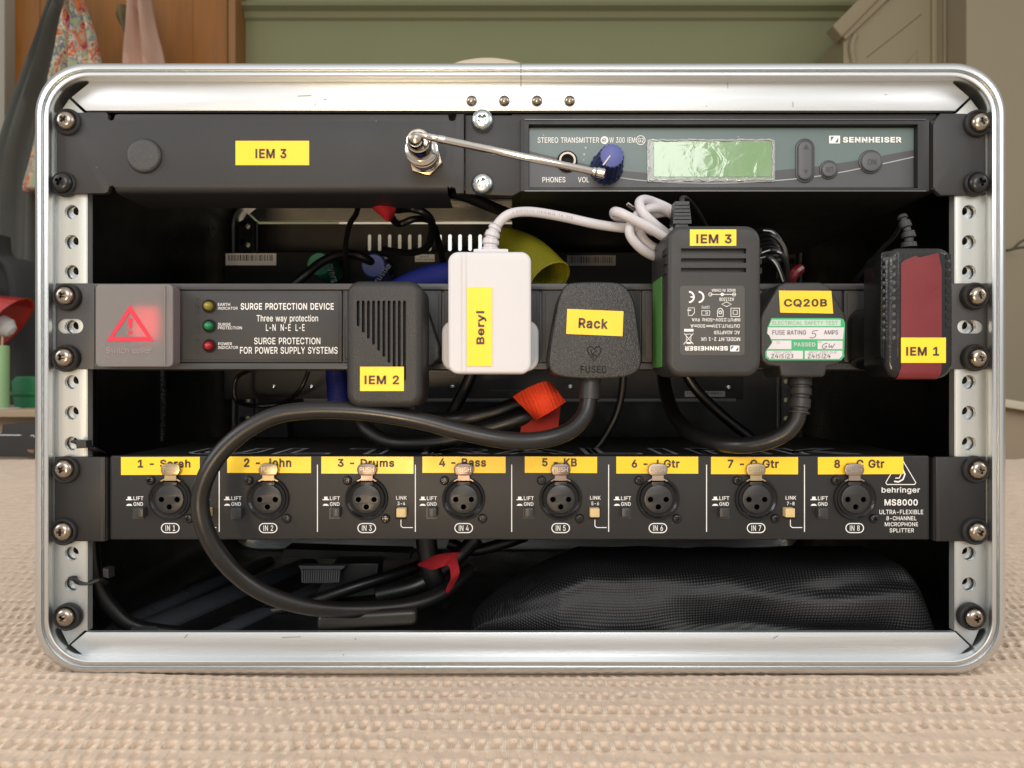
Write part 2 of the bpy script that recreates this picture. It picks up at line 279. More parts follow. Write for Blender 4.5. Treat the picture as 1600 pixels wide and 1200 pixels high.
class MB:
    """collects geometry in world metres; build() links it as ONE mesh object"""

    def __init__(self):
        self.v = []; self.f = []; self.m = []

    def add(self, vs, fs, mi=0):
        b = len(self.v)
        self.v.extend([tuple(p) for p in vs])
        for f in fs:
            self.f.append(tuple(b + i for i in f)); self.m.append(mi)

    def loft(self, rings, mi=0, cap0=True, cap1=True, closed=True):
        n = len(rings[0]); vs = [p for r in rings for p in r]; fs = []
        for i in range(len(rings) - 1):
            for j in range(n if closed else n - 1):
                k = (j + 1) % n
                fs.append((i * n + j, i * n + k, (i + 1) * n + k, (i + 1) * n + j))
        self.add(vs, fs, mi)
        if cap0: self.add(rings[0], [tuple(range(n))], mi)
        if cap1: self.add(rings[-1], [tuple(range(n))], mi)

    def fill(self, loops, mi=0):
        """fill a flat outline (first loop) with holes (the others)"""
        tri = tessellate_polygon([[Vector(p) for p in l] for l in loops])
        vs = [p for l in loops for p in l]
        self.add(vs, tri, mi)

    def slab(self, outline, d0, d1, mi=0, rf=0.0, segs=4, holes=(), hd=None, hmi=None, rb=0.0, k0=None):
        """an outline in photo pixels (measured at depth k0, by default d0) given thickness from d0 back to d1,
        front edge rounded by rf pixels; holes through it, or hd metres deep"""
        kd = d0 if k0 is None else k0
        k = S * (D + kd) / D
        W = [((x - 800) * k, (600 - y) * k) for x, y in outline]
        R = rf * k; RB = rb * k
        rings = []
        if R > 0:
            for i in range(segs + 1):
                a = math.pi / 2 * i / segs
                t = R * (1 - math.sin(a)); dy = R * (1 - math.cos(a))
                rings.append([(x, d0 + dy, z) for x, z in inset(W, t)])
        else:
            rings.append([(x, d0, z) for x, z in W])
        if RB > 0:
            for i in range(segs + 1):
                a = math.pi / 2 * i / segs
                t = RB * (1 - math.cos(a)); dy = RB * (1 - math.sin(a))
                rings.append([(x, d1 - dy, z) for x, z in inset(W, t)])
        else:
            rings.append([(x, d1, z) for x, z in W])
        self.loft(rings, mi, cap0=False, cap1=False)
        H = [[((x - 800) * k, (600 - y) * k) for x, y in h] for h in holes]
        self.fill([rings[0]] + [[(x, d0, z) for x, z in h] for h in H], mi)
        through = hd is None
        for h in H:
            dd = d1 if through else d0 + hd
            self.loft([[(x, d0, z) for x, z in h], [(x, dd, z) for x, z in h]], mi if hmi is None else hmi, False, False)
            if not through:
                self.fill([[(x, dd, z) for x, z in h]], mi if hmi is None else hmi)
        self.fill([rings[-1]] + ([[(x, d1, z) for x, z in h] for h in H] if through else []), mi)

    def sheet(self, outline, d, mi=0, holes=()):
        self.fill([[P(x, y, d) for x, y in outline]] + [[P(x, y, d) for x, y in h] for h in holes], mi)

    def line(self, pts, w, d, mi=0, closed=False):
        """a printed line of width w px along pts"""
        n = len(pts)
        L, R = [], []
        for i in range(n):
            a = Vector(pts[i - 1] if (i > 0 or closed) else pts[i]); b = Vector(pts[i])
            c = Vector(pts[(i + 1) % n] if (i < n - 1 or closed) else pts[i])
            t = ((b - a).normalized() + (c - b).normalized())
            t = t.normalized() if t.length > 1e-6 else (c - b).normalized()
            nr = Vector((-t.y, t.x)) * w / 2
            L.append(P(*(b + nr), d)); R.append(P(*(b - nr), d))
        fs = [(i, (i + 1) % n, n + (i + 1) % n, n + i) for i in range(n if closed else n - 1)]
        self.add(L + R, fs, mi)

    def text(self, s, box, d, mi=0, rot=0, bold=0.0, ang=0.0, th=0.0, fn=None):
        """lettering fitted to a pixel box; rot 0, 90 (reads upwards) or 180; ang = small tilt in degrees"""
        vs, fs, ly = glyphs(s, bold)
        xs = [p[0] for p in vs]; ys = [p[1] for p in vs]
        a0, a1, b0, b1 = min(xs), max(xs), min(ys), max(ys)
        x0, y0, x1, y1 = box
        cx, cy = (x0 + x1) / 2, (y0 + y1) / 2
        c, sn = math.cos(math.radians(ang)), math.sin(math.radians(ang))
        out = []
        for (x, y), l_ in zip(vs, ly):
            u = (x - a0) / (a1 - a0); w = (y - b0) / (b1 - b0)
            if rot == 0: px, py = x0 + u * (x1 - x0), y1 - w * (y1 - y0)
            elif rot == 180: px, py = x1 - u * (x1 - x0), y0 + w * (y1 - y0)
            else: px, py = x0 + (1 - w) * (x1 - x0), y1 - u * (y1 - y0)
            if ang:
                dx, dy = px - cx, py - cy
                px, py = cx + dx * c - dy * sn, cy + dx * sn + dy * c
            out.append(fn(px, py) if fn else P(px, py, d - .00003 * l_))
        self.add(out, fs, mi)

    def tube(self, pts, r, mi=0, n=12, sub=6, caps=True, flat=1.0, up=None):
        path = spline(pts, sub) if sub > 1 else [Vector(p) for p in pts]
        N = len(path)
        rings = []
        t0 = (path[1] - path[0]).normalized()
        ref = Vector(up) if up else (Vector((0, 0, 1)) if abs(t0.z) < .9 else Vector((1, 0, 0)))
        nrm = (ref - t0 * ref.dot(t0)).normalized()
        for i in range(N):
            t = (path[min(i + 1, N - 1)] - path[max(i - 1, 0)]).normalized()
            nrm = (nrm - t * nrm.dot(t)).normalized()
            b = t.cross(nrm)
            rr = r(i / (N - 1)) if callable(r) else r
            rings.append([path[i] + (nrm * math.cos(2 * math.pi * j / n) * flat + b * math.sin(2 * math.pi * j / n)) * rr for j in range(n)])
        self.loft(rings, mi, caps, caps)

    def lathe(self, c, prof, mi=0, n=24, axis=(0, -1, 0), cap=True):
        """profile [(radius m, height m along axis)] turned about axis through world point c"""
        ax = Vector(axis).normalized()
        u = ax.orthogonal().normalized(); w = ax.cross(u)
        rings = [[Vector(c) + ax * h + (u * math.cos(2 * math.pi * j / n) + w * math.sin(2 * math.pi * j / n)) * r for j in range(n)] for r, h in prof]
        self.loft(rings, mi, cap, cap)

    def box(self, p0, p1, mi=0):
        (x0, y0, z0), (x1, y1, z1) = p0, p1
        vs = [(x, y, z) for x in (x0, x1) for y in (y0, y1) for z in (z0, z1)]
        self.add(vs, [(0, 1, 3, 2), (4, 6, 7, 5), (0, 4, 5, 1), (2, 3, 7, 6), (0, 2, 6, 4), (1, 5, 7, 3)], mi)

    def build(self, name, mats, parent=None, ang=35, **props):
        if not isinstance(mats, (list, tuple)): mats = [mats]
        o0 = ORG.get(parent.name, Vector((0, 0, 0))) if parent else Vector((0, 0, 0))
        me = bpy.data.meshes.new(name)
        me.from_pydata([(p[0] - o0.x, p[1] - o0.y, p[2] - o0.z) for p in self.v], [], self.f)
        for m in mats: me.materials.append(m)
        me.polygons.foreach_set("material_index", self.m)
        bm = bmesh.new(); bm.from_mesh(me)
        bmesh.ops.remove_doubles(bm, verts=bm.verts, dist=1e-6)
        bmesh.ops.recalc_face_normals(bm, faces=bm.faces)
        bm.to_mesh(me); bm.free()
        me.polygons.foreach_set("use_smooth", [True] * len(me.polygons))
        me.set_sharp_from_angle(angle=math.radians(ang))
        o = bpy.data.objects.new(name, me); COL.objects.link(o)
        if parent: o.parent = parent
        ORG[o.name] = o0
        for k, v in props.items(): o[k] = v
        return o


ORG = {}


def thing(name, label, cat, loc, group=None):
    o = bpy.data.objects.new(name, None); COL.objects.link(o)
    o.empty_display_size = .02
    o.location = loc; ORG[o.name] = Vector(loc)
    o["label"] = label; o["category"] = cat
    if group: o["group"] = group
    return o


def tag(o, label, cat, group=None):
    o["label"] = label; o["category"] = cat
    if group: o["group"] = group
    return o


def place(mesh_obj, name, parent, p):
    """a copy of a part at world point p under parent"""
    o = mesh_obj.copy(); o.name = name; COL.objects.link(o)
    o.parent = parent
    o.location = Vector(p) - ORG.get(parent.name, Vector((0, 0, 0)))
    return o


# ------------------------------------------------------------------ materials
SPK = {}


def mat(name, col, rough=.5, metal=0.0, bump=None, var=None, spec=.5, stretch=None, rvar=0.0, specks=None, dust=None, **kw):
    SPK[name] = {'specks': specks} if specks else {}
    m = bpy.data.materials.new(name); m.use_nodes = True
    nt = m.node_tree; N, Lk = nt.nodes, nt.links
    b = N["Principled BSDF"]
    b.inputs["Base Color"].default_value = (*col, 1); b.inputs["Roughness"].default_value = rough
    b.inputs["Metallic"].default_value = metal
    b.inputs["Specular IOR Level"].default_value = spec
    for k, v in kw.items():
        b.inputs[k.replace("_", " ")].default_value = v
    tc = N.new("ShaderNodeTexCoord"); vec = tc.outputs["Object"]
    if stretch:
        mp = N.new("ShaderNodeMapping"); mp.inputs["Scale"].default_value = stretch
        Lk.new(vec, mp.inputs[0]); vec = mp.outputs[0]
    if var:
        nz = N.new("ShaderNodeTexNoise"); nz.inputs["Scale"].default_value = var[0]; nz.inputs["Detail"].default_value = 5
        Lk.new(vec, nz.inputs["Vector"])
        mx = N.new("ShaderNodeMix"); mx.data_type = 'RGBA'
        a = var[1]
        mx.inputs[6].default_value = (*[max(0, c * (1 - a)) for c in col], 1)
        mx.inputs[7].default_value = (*[min(1, c * (1 + a)) for c in col], 1)
        Lk.new(nz.outputs[0], mx.inputs[0]); Lk.new(mx.outputs[2], b.inputs["Base Color"])
    if rvar:
        nz = N.new("ShaderNodeTexNoise"); nz.inputs["Scale"].default_value = 60 if not var else var[0]; nz.inputs["Detail"].default_value = 6
        Lk.new(vec, nz.inputs["Vector"])
        mr = N.new("ShaderNodeMapRange"); mr.inputs[3].default_value = max(0.02, rough - rvar); mr.inputs[4].default_value = min(1, rough + rvar)
        mr.inputs[1].default_value = .3; mr.inputs[2].default_value = .7
        Lk.new(nz.outputs[0], mr.inputs[0]); Lk.new(mr.outputs[0], b.inputs["Roughness"])
    if dust:                                             # scattered pale dust
        src = b.inputs["Base Color"].links[0].from_socket if b.inputs["Base Color"].links else None
        nz = N.new("ShaderNodeTexVoronoi"); nz.inputs["Scale"].default_value = dust[1]; nz.inputs["Randomness"].default_value = 1
        Lk.new(tc.outputs["Object"], nz.inputs["Vector"])
        n3 = N.new("ShaderNodeTexNoise"); n3.inputs["Scale"].default_value = dust[1] * .35; n3.inputs["Detail"].default_value = 3
        Lk.new(tc.outputs["Object"], n3.inputs["Vector"])
        sz = N.new("ShaderNodeMapRange"); sz.inputs[1].default_value = .55; sz.inputs[2].default_value = .75; sz.inputs[3].default_value = 0; sz.inputs[4].default_value = .16
        Lk.new(n3.outputs[0], sz.inputs[0])
        lt = N.new("ShaderNodeMath"); lt.operation = 'LESS_THAN'; Lk.new(nz.outputs["Distance"], lt.inputs[0]); Lk.new(sz.outputs[0], lt.inputs[1])
        mx = N.new("ShaderNodeMix"); mx.data_type = 'RGBA'
        if src: Lk.new(src, mx.inputs[6])
        else: mx.inputs[6].default_value = (*col, 1)
        mx.inputs[7].default_value = (*[c + dust[0] for c in col], 1)
        Lk.new(lt.outputs[0], mx.inputs[0]); Lk.new(mx.outputs[2], b.inputs["Base Color"])
    if SPK.get(name, {}).get('specks'):
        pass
    if 'specks' in SPK.get(name, {}):
        sc_, hi = SPK[name]['specks']
        nz = N.new("ShaderNodeTexNoise"); nz.inputs["Scale"].default_value = sc_; nz.inputs["Detail"].default_value = 1
        Lk.new(vec, nz.inputs["Vector"])
        rp = N.new("ShaderNodeValToRGB"); e = rp.color_ramp.elements
        e[0].position = .47; e[0].color = (*[c * .55 for c in col], 1); e[1].position = .68; e[1].color = (hi, hi, hi, 1)
        Lk.new(nz.outputs[0], rp.inputs[0]); Lk.new(rp.outputs[0], b.inputs["Base Color"])
    if bump:
        nz = N.new("ShaderNodeTexNoise"); nz.inputs["Scale"].default_value = bump[0]; nz.inputs["Detail"].default_value = bump[2] if len(bump) > 2 else 3
        Lk.new(vec, nz.inputs["Vector"])
        bp = N.new("ShaderNodeBump"); bp.inputs["Strength"].default_value = bump[1]; bp.inputs["Distance"].default_value = .0004
        Lk.new(nz.outputs[0], bp.inputs["Height"]); Lk.new(bp.outputs[0], b.inputs["Normal"])
    return m


def weave(name, c0, c1, sx, sz, rough=.6, strength=.6, diag=0.0):
    """two crossed waves: net or woven tape"""
    m = bpy.data.materials.new(name); m.use_nodes = True
    N, Lk = m.node_tree.nodes, m.node_tree.links
    b = N["Principled BSDF"]; b.inputs["Roughness"].default_value = rough
    tc = N.new("ShaderNodeTexCoord")
    mp = N.new("ShaderNodeMapping"); mp.inputs["Rotation"].default_value = (0, diag, 0)
    Lk.new(tc.outputs["Object"], mp.inputs[0])
    ws = []
    for ax, s in (('X', sx), ('Z', sz)):
        w = N.new("ShaderNodeTexWave"); w.bands_direction = ax; w.inputs["Scale"].default_value = s
        w.inputs["Distortion"].default_value = 1.2; w.inputs["Detail"].default_value = 2; w.inputs["Detail Scale"].default_value = .15
        Lk.new(mp.outputs[0], w.inputs["Vector"]); ws.append(w)
    ml = N.new("ShaderNodeMath"); ml.operation = 'MULTIPLY'
    Lk.new(ws[0].outputs["Fac"], ml.inputs[0]); Lk.new(ws[1].outputs["Fac"], ml.inputs[1])
    mx = N.new("ShaderNodeMix"); mx.data_type = 'RGBA'
    mx.inputs[6].default_value = (*c0, 1); mx.inputs[7].default_value = (*c1, 1)
    Lk.new(ml.outputs[0], mx.inputs[0]); Lk.new(mx.outputs[2], b.inputs["Base Color"])
    bp = N.new("ShaderNodeBump"); bp.inputs["Strength"].default_value = strength; bp.inputs["Distance"].default_value = .0006
    Lk.new(ml.outputs[0], bp.inputs["Height"]); Lk.new(bp.outputs[0], b.inputs["Normal"])
    return m


def emit(name, col, strength):
    m = bpy.data.materials.new(name); m.use_nodes = True
    b = m.node_tree.nodes["Principled BSDF"]
    b.inputs["Base Color"].default_value = (*col, 1)
    b.inputs["Emission Color"].default_value = (*col, 1); b.inputs["Emission Strength"].default_value = strength
    return m


M = {}
M['alu_h'] = mat("brushed_aluminium", (.67, .69, .69), .44, .9, bump=(30, .05, 2), stretch=(1, 40, 60), rvar=.05)
M['alu_v'] = mat("brushed_aluminium_upright", (.70, .705, .70), .42, 1.0, bump=(30, .05, 2), stretch=(60, 40, 1), rvar=.04)
M['alu_ring'] = mat("aluminium_extrusion", (.67, .69, .69), .33, .95)
M['alu_shaded'] = mat("shaded_aluminium", (.24, .24, .23), .5, 1.0, rvar=.05)  # darker copy: the rear top bar's shade is put into its colour
M['rail'] = mat("rail_aluminium", (.53, .545, .52), .52, .75, bump=(30, .05, 2), stretch=(50, 40, 1), rvar=.08)
M['zinc'] = mat("zinc_plate", (.66, .69, .70), .32, 1.0, var=(180, .12), rvar=.1)
M['shell'] = mat("black_shell_plastic", (.007, .007, .0075), .36, bump=(900, .3), rvar=.1)
M['panel'] = mat("dark_grey_powder_coat", (.025, .025, .026), .46, bump=(2600, .22), var=(25, .15), rvar=.08, spec=.4, dust=(.05, 260))
M['panel2'] = mat("charcoal_painted_steel", (.0145, .0143, .0143), .45, bump=(3000, .12), var=(20, .12), rvar=.06, spec=.4, dust=(.05, 300))
M['strip'] = mat("grey_strip_plastic", (.032, .032, .032), .5, bump=(2400, .35), var=(60, .2), rvar=.08, spec=.4, dust=(.08, 240))
M['strip_edge'] = mat("grey_anodised_edge", (.045, .045, .046), .42, bump=(1500, .1), rvar=.08)
M['black'] = mat("black_plastic", (.017, .017, .017), .38, bump=(1500, .1), rvar=.08)
M['blackm'] = mat("matt_black_plastic", (.018, .018, .018), .55, bump=(1800, .25), rvar=.06)
M['deep'] = mat("black_void_plastic", (.004, .004, .004), .8)
M['adapt'] = mat("grained_black_plastic", (.019, .0187, .018), .42, bump=(1900, .6, 2), var=(90, .15), rvar=.06, spec=.45, dust=(.05, 300))
M['adapt2'] = mat("fine_black_plastic", (.027, .0265, .026), .42, bump=(2200, .28), var=(70, .15), rvar=.08, spec=.42, dust=(.06, 260))
M['spark'] = mat("coarse_grained_black_plastic", (.015, .015, .015), .34, bump=(1900, .7, 2), specks=(1900, .042))  # glints of the grain are put into the colour as paler specks
M['gloss'] = mat("shiny_black_plastic", (.008, .008, .0085), .2, bump=(900, .35), rvar=.08)
M['rubber'] = mat("black_rubber", (.0075, .0072, .007), .38, bump=(600, .08), var=(30, .3), rvar=.1, dust=(.04, 220))
M['rubber2'] = mat("black_cable_rubber", (.006, .006, .006), .40, rvar=.08)
M['yellow'] = mat("yellow_tape", (.94, .62, .03), .33, bump=(220, .14), var=(40, .05), rvar=.12)
M['ink'] = mat("dark_print", (.055, .038, .022), .5)
M['whiteink'] = mat("white_print", (.85, .85, .83), .5)
M['greyink'] = mat("grey_print", (.30, .30, .31), .5)
M['dimink'] = mat("dim_grey_print", (.10, .10, .105), .5)
M['white'] = mat("white_plastic", (.55, .547, .565), .42, bump=(1800, .14), var=(20, .03), rvar=.05)
M['whitecable'] = mat("white_cable_rubber", (.52, .505, .53), .38, var=(60, .06), rvar=.06)
M['chrome'] = mat("nickel_plate", (.66, .62, .57), .16, 1.0, rvar=.06)
M['nickel'] = mat("worn_nickel_screw", (.36, .31, .255), .25, 1.0, var=(300, .25), rvar=.1)
M['brass'] = mat("brassy_nickel", (.62, .50, .34), .25, 1.0, rvar=.08)
M['tab'] = mat("brassy_push_tab", (.40, .32, .20), .36, 1.0, var=(120, .2), rvar=.08)
M['tab2'] = mat("worn_steel_push_tab", (.22, .175, .155), .36, 1.0, var=(120, .2), rvar=.08)
M['blackscrew'] = mat("black_oxide_screw", (.03, .03, .03), .25, .6, rvar=.08)
M['teal'] = mat("teal_grey_faceplate", (.105, .150, .150), .42, var=(8, .10), rvar=.05, dust=(.25, 220))
M['slate'] = mat("slate_grey_faceplate", (.062, .066, .073), .45, rvar=.05)
M['slate2'] = mat("dark_band_faceplate", (.062, .064, .068), .45)
M['bandline'] = mat("pale_band_line", (.33, .38, .38), .45)
M['rib'] = mat("sheen_tinted_shell", (.05, .055, .064), .33, bump=(900, .25), rvar=.06)  # bluish sheen on the case floor is put into this paler colour
M['knob'] = mat("dark_blue_knob", (.014, .024, .10), .4, rvar=.08)
M['knobcap'] = mat("periwinkle_knob_cap", (.06, .075, .27), .45, rvar=.05)
M['green'] = mat("green_tape", (.07, .20, .045), .5, var=(60, .15))
M['safegreen'] = mat("safety_sticker_green", (.045, .42, .17), .5)
M['safewhite'] = mat("safety_sticker_white", (.66, .64, .68), .5, var=(80, .05))
M['palegreen'] = mat("safety_sticker_pale_green", (.48, .66, .54), .5)
M['redtape'] = mat("red_tape", (.15, .014, .018), .34, bump=(160, .18, 2), var=(50, .15), rvar=.08)
M['orange'] = weave("orange_velcro", (.78, .040, .006), (1.0, .10, .012), 160, 420, .8, .8, .4)
M['redvelcro'] = mat("red_velcro", (.34, .006, .012), .85, bump=(900, .6), var=(120, .2))
M['blue'] = weave("blue_braid", (.003, .008, .12), (.01, .025, .34), 330, 330, .5, .7, .5)
M['yellowbraid'] = weave("yellow_braid", (.19, .17, .002), (.50, .46, .006), 330, 330, .6, .7, .5)
M['bluecap'] = mat("blue_plug_cap", (.07, .11, .38), .45)
M['greencap'] = mat("green_plug_cap", (.015, .19, .10), .45)
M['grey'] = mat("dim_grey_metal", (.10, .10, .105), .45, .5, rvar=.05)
M['paper'] = mat("off_white_label", (.68, .68, .68), .6)
M['dimpaper'] = mat("grey_label", (.26, .26, .26), .6)
M['beige'] = mat("beige_button", (.62, .46, .22), .42, rvar=.04)


def net_mat():
    """knitted net: pale thread knots in a slanting grid that follows the cloth (attribute net_uv)"""
    m = bpy.data.materials.new("black_net_fabric"); m.use_nodes = True
    N, Lk = m.node_tree.nodes, m.node_tree.links
    b = N["Principled BSDF"]; b.inputs["Roughness"].default_value = .5
    at = N.new("ShaderNodeAttribute"); at.attribute_name = "net_uv"
    ws = []
    for d_, s in (('X', 205), ('Y', 225)):
        w = N.new("ShaderNodeTexWave"); w.bands_direction = d_; w.inputs["Scale"].default_value = s
        w.inputs["Distortion"].default_value = .35; w.inputs["Detail"].default_value = 1; w.inputs["Detail Scale"].default_value = .2
        Lk.new(at.outputs["Vector"], w.inputs["Vector"]); ws.append(w)
    m1 = N.new("ShaderNodeMath"); m1.operation = 'MULTIPLY'; Lk.new(ws[0].outputs["Fac"], m1.inputs[0]); Lk.new(ws[1].outputs["Fac"], m1.inputs[1])
    m2 = N.new("ShaderNodeMath"); m2.operation = 'POWER'; Lk.new(m1.outputs[0], m2.inputs[0]); m2.inputs[1].default_value = 1.6
    mx = N.new("ShaderNodeMix"); mx.data_type = 'RGBA'
    mx.inputs[6].default_value = (.003, .003, .0032, 1); mx.inputs[7].default_value = (.048, .048, .05, 1)
    Lk.new(m2.outputs[0], mx.inputs[0]); Lk.new(mx.outputs[2], b.inputs["Base Color"])
    bp = N.new("ShaderNodeBump"); bp.inputs["Strength"].default_value = .5; bp.inputs["Distance"].default_value = .0004
    Lk.new(m1.outputs[0], bp.inputs["Height"]); Lk.new(bp.outputs[0], b.inputs["Normal"])
    return m


M['net'] = net_mat()
M['fuzzy'] = mat("black_hook_tape", (.03, .03, .03), .5, bump=(1400, 1.6, 4), specks=(900, .22))
M['ribgrey'] = mat("grey_ribbed_plastic", (.12, .12, .125), .5)
M['ledg'] = mat("green_indicator", (.01, .18, .065), .12, Coat_Weight=.5)
M['ledy'] = mat("olive_indicator", (.24, .20, .02), .12, Coat_Weight=.5)
M['ledr'] = mat("red_indicator", (.30, .006, .012), .12, Coat_Weight=.5)
M['redlit'] = emit("lit_red_switch", (1.0, .012, .035), 5.5)
M['trired'] = mat("red_warning_print", (.60, .018, .05), .5)
M['frost'] = mat("frosted_cover", (.35, .335, .33), .8, bump=(900, .08), Transmission_Weight=.55, IOR=1.25)

# ------------------------------------------------------------------ the rack case
DEPTH = .26                                  # front rails to rear rails
case = thing("rack_case", "silver edged black rack case standing open on the waffle blanket", "rack case", P(813, 1054, 0))
RX0, RX1, RY0, RY1, RR = 55, 1571, 99, 1053, 80


def flip(mb, front_y=0.0):
    """the rear copy of a front piece"""
    mb.v = [(x, DEPTH - y, z) for x, y, z in mb.v]
    return mb


def ring_mb():
    mb = MB()
    prof = [(0, -3.0), (.8, -5.2), (2.5, -6.8), (5, -7.4), (9, -7.5), (10.2, -6.8), (11, -5.9), (12.2, -5.9), (13, -6.8), (14.5, -7.8), (18.5, -8.0), (20.5, -7.6),
            (21.3, -6.6), (22.3, -5.8), (25, -4.6), (28, -2.4), (29.5, -.6)]
    rings = []
    for u, d in prof:
        rings.append([P(x, y, d * MM) for x, y in rrect(RX0 + u, RY0 + u, RX1 - u, RY1 - u, RR - u * .75, 14)])
    outer0 = rings[0]
    back = [Vector((p.x, .022, p.z)) for p in outer0]
    inner = [Vector((p.x, .012, p.z)) for p in rings[-1]]
    mb.loft([back] + rings + [inner], 0, False, False)
    # shadow gaps where the extrusion is butted together at the top centre
    return mb


ring_mb().build("edge_frame", M['alu_ring'], case, ang=30)
flip(ring_mb()).build("edge_frame", M['alu_ring'], case, ang=30)


def top_bar():
    mb = MB()
    mb.slab([(134, 173), (1493, 173), (1515, 152), (1490, 130), (1490, 122), (138, 122), (138, 130), (111, 152)][::-1], -.0015, .0015, 0, rf=1.2, segs=2)
    # the folded lower lip
    a, b = P(134, 172, .0015), P(1493, 173, .0015)
    mb.box((a.x, .0015, a.z), (b.x, .004, a.z + .0018))
    return mb


def bottom_bar():
    mb = MB()
    mb.slab([(134, 988), (1493, 988), (1516, 1010), (1490, 1031), (1490, 1036), (138, 1036), (138, 1031), (110, 1008)], -.0015, .0015, 0, rf=1.2, segs=2)
    a, b = P(134, 988, .0015), P(1493, 988, .0015)
    mb.box((a.x, .0015, a.z - .0018), (b.x, .004, a.z))
    return mb


m_scr = mat("scratch_grime", (.22, .21, .19), .6, .6)
tbm, bbm = top_bar(), bottom_bar()
for pts in ([(1137, 129), (1137.4, 138)], [(1239, 159), (1239.6, 167)], [(494, 161), (491, 166)], [(505, 155), (511, 155)], [(748, 170), (752, 170)], [(1103, 165.5), (1105, 165.8)], [(465, 150), (486, 149)], [(1383, 147), (1386, 148)]):
    tbm.line(pts, .7, -.0017, 1)
for pts in ([(288, 997), (293, 991)], [(555, 997), (556, 1000)], [(440, 996), (470, 995)], [(536, 1022), (537, 1024)], [(1216, 993), (1208, 998)], [(726, 1029), (728, 1030)], [(1340, 1026), (1344, 1027)]):
    bbm.line(pts, .8, -.0017, 1)
tb = tbm.build("frame_bar", [M['alu_h'], m_scr], case)
bb = bbm.build("frame_bar", [M['alu_h'], m_scr], case)
flip(top_bar()).build("frame_bar", M['alu_shaded'], case)
flip(bottom_bar()).build("frame_bar", M['alu_h'], case)
seam = MB()
seam.line([(814, 127.5), (814, 137)], .8, -.0017, 0)
sp_ = [(0, -3.0), (.8, -5.2), (2.5, -6.8), (5, -7.4), (9, -7.5), (10.2, -6.8), (11, -5.9), (12.2, -5.9), (13, -6.8), (14.5, -7.8), (18.5, -8.0), (20.5, -7.6), (21.3, -6.6), (22.3, -5.8), (25, -4.6), (28, -2.4)]
seam.loft([[P(814 + s_, RY0 + u_, (d_ - .06) * MM) for u_, d_ in sp_] for s_ in (-.45, .45)], 0, False, False, closed=False)
seam.build("bar_seam", M['deep'], tb)
HOLES = [961, 913, 865, 827, 779, 731, 693, 645, 597, 559, 511, 463, 425, 378, 331, 291, 243, 195]


def rail_mb(x0, x1, hx, side):
    """slotted rack rail: face with clear holes, folded inner edge, and the zinc nut strip behind it"""
    f, z = MB(), MB()
    holes = [circle(hx, y, 11, 24) for y in HOLES]
    if side < 0:
        out = [(84, 178), (96, 172), (108, 154), (131, 176), (135, 180), (135, 984), (131, 986), (107, 1008), (95, 984), (84, 980)]
    else:
        out = [(1541, 178), (1530, 172), (1517, 155), (1495, 176), (1493, 180), (1493, 984), (1495, 987), (1519, 1009), (1530, 984), (1541, 980)]
    f.slab(out, .0002, .0022, 0, rf=.8, segs=2, holes=holes)
    ex = 135 if side < 0 else 1493
    a = P(ex, 178, .001); b = P(ex, 985, .001)
    w = .0016 * (-side)
    f.box((a.x, .0004, b.z), (a.x + w * .6, .005, a.z))
    nx = 3.5 if side < 0 else -3.5
    k = (D + .0035) / D
    zo = [(x, y) for x, y in rect(x0 + 6, 180, x1 - 6, 982)]
    zh = [circle(hx + nx * .8, y - 3.5, 6.4, 20) for y in HOLES]
    z.slab(zo, .0034, .0075, 0, holes=zh, k0=0)
    # threads: black bottoms
    for y in HOLES:
        z.sheet(circle(hx + nx, y - 3, 8, 12), .0078, 1)
    return f, z


for side, (x0, x1, hx) in ((-1, (85, 135, 112)), (1, (1493, 1541, 1514))):
    f, z = rail_mb(x0, x1, hx, side)
    r = f.build("rack_rail", M['rail'], case)
    z.build("nut_strip", [M['zinc'], M['deep']], r)
    f, z = rail_mb(x0, x1, hx, side)
    r = flip(f).build("rack_rail", M['grey'], case)  # rear rail and nut strip: shade put in as a duller metal
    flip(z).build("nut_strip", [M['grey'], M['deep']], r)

# black moulded shell between the two frames, with grooves pressed in its floor
mb = MB()
o = [(x, y) for x, y in rrect(RX0 + 2, RY0 + 2, RX1 - 2, RY1 - 2, 78, 14)]
i_ = [(x, y) for x, y in rrect(RX0 + 22, RY0 + 24, RX1 - 22, RY1 - 24, 66, 14)]
ko = [P(x, y, -.003) for x, y in o]; ki = [P(x, y, -.001) for x, y in i_]
n = len(ko)
R = [[Vector((p.x, .0215, p.z)) for p in ko], [Vector((p.x, DEPTH - .0215, p.z)) for p in ko],
     [Vector((p.x, DEPTH - .012, p.z)) for p in ki], [Vector((p.x, .012, p.z)) for p in ki]]
mb.loft(R + [R[0]], 0, False, False)
shell = mb.build("shell", M['shell'], case)
FZ = P(0, RY1 - 24, -.001).z                  # inner floor
for (xa, ya, xb, yb, w) in ((205, .030, 480, .20, .010), (150, .035, 410, .21, .007), (330, .03, 560, .17, .006), (980, .03, 900, .2, .008), (1250, .03, 1130, .2, .010)):
    mb = MB()
    a = P(xa, 0, .03); b = P(xb, 0, .2)
    mb.tube([(a.x, ya, FZ + .001), ((a.x + b.x) / 2, (ya + yb) / 2, FZ + .0015), (b.x, yb, FZ + .001)], w, 0, 14, 4)
    mb.v = [(x, y, FZ + max(0, (z - FZ)) * .55) for x, y, z in mb.v]
    mb.build("floor_rib", M['rib'], shell)
for x in (737, 788, 839, 890):
    mb = MB()
    r = LN(8.6)
    mb.lathe(P(x, 158, -.0015), [(r, 0), (r * .98, .0006), (r * .85, .0015), (r * .55, .0022), (r * .2, .0025), (0.00002, .0026)], 0, 20)
    mb.build("rivet", M['nickel'], case)


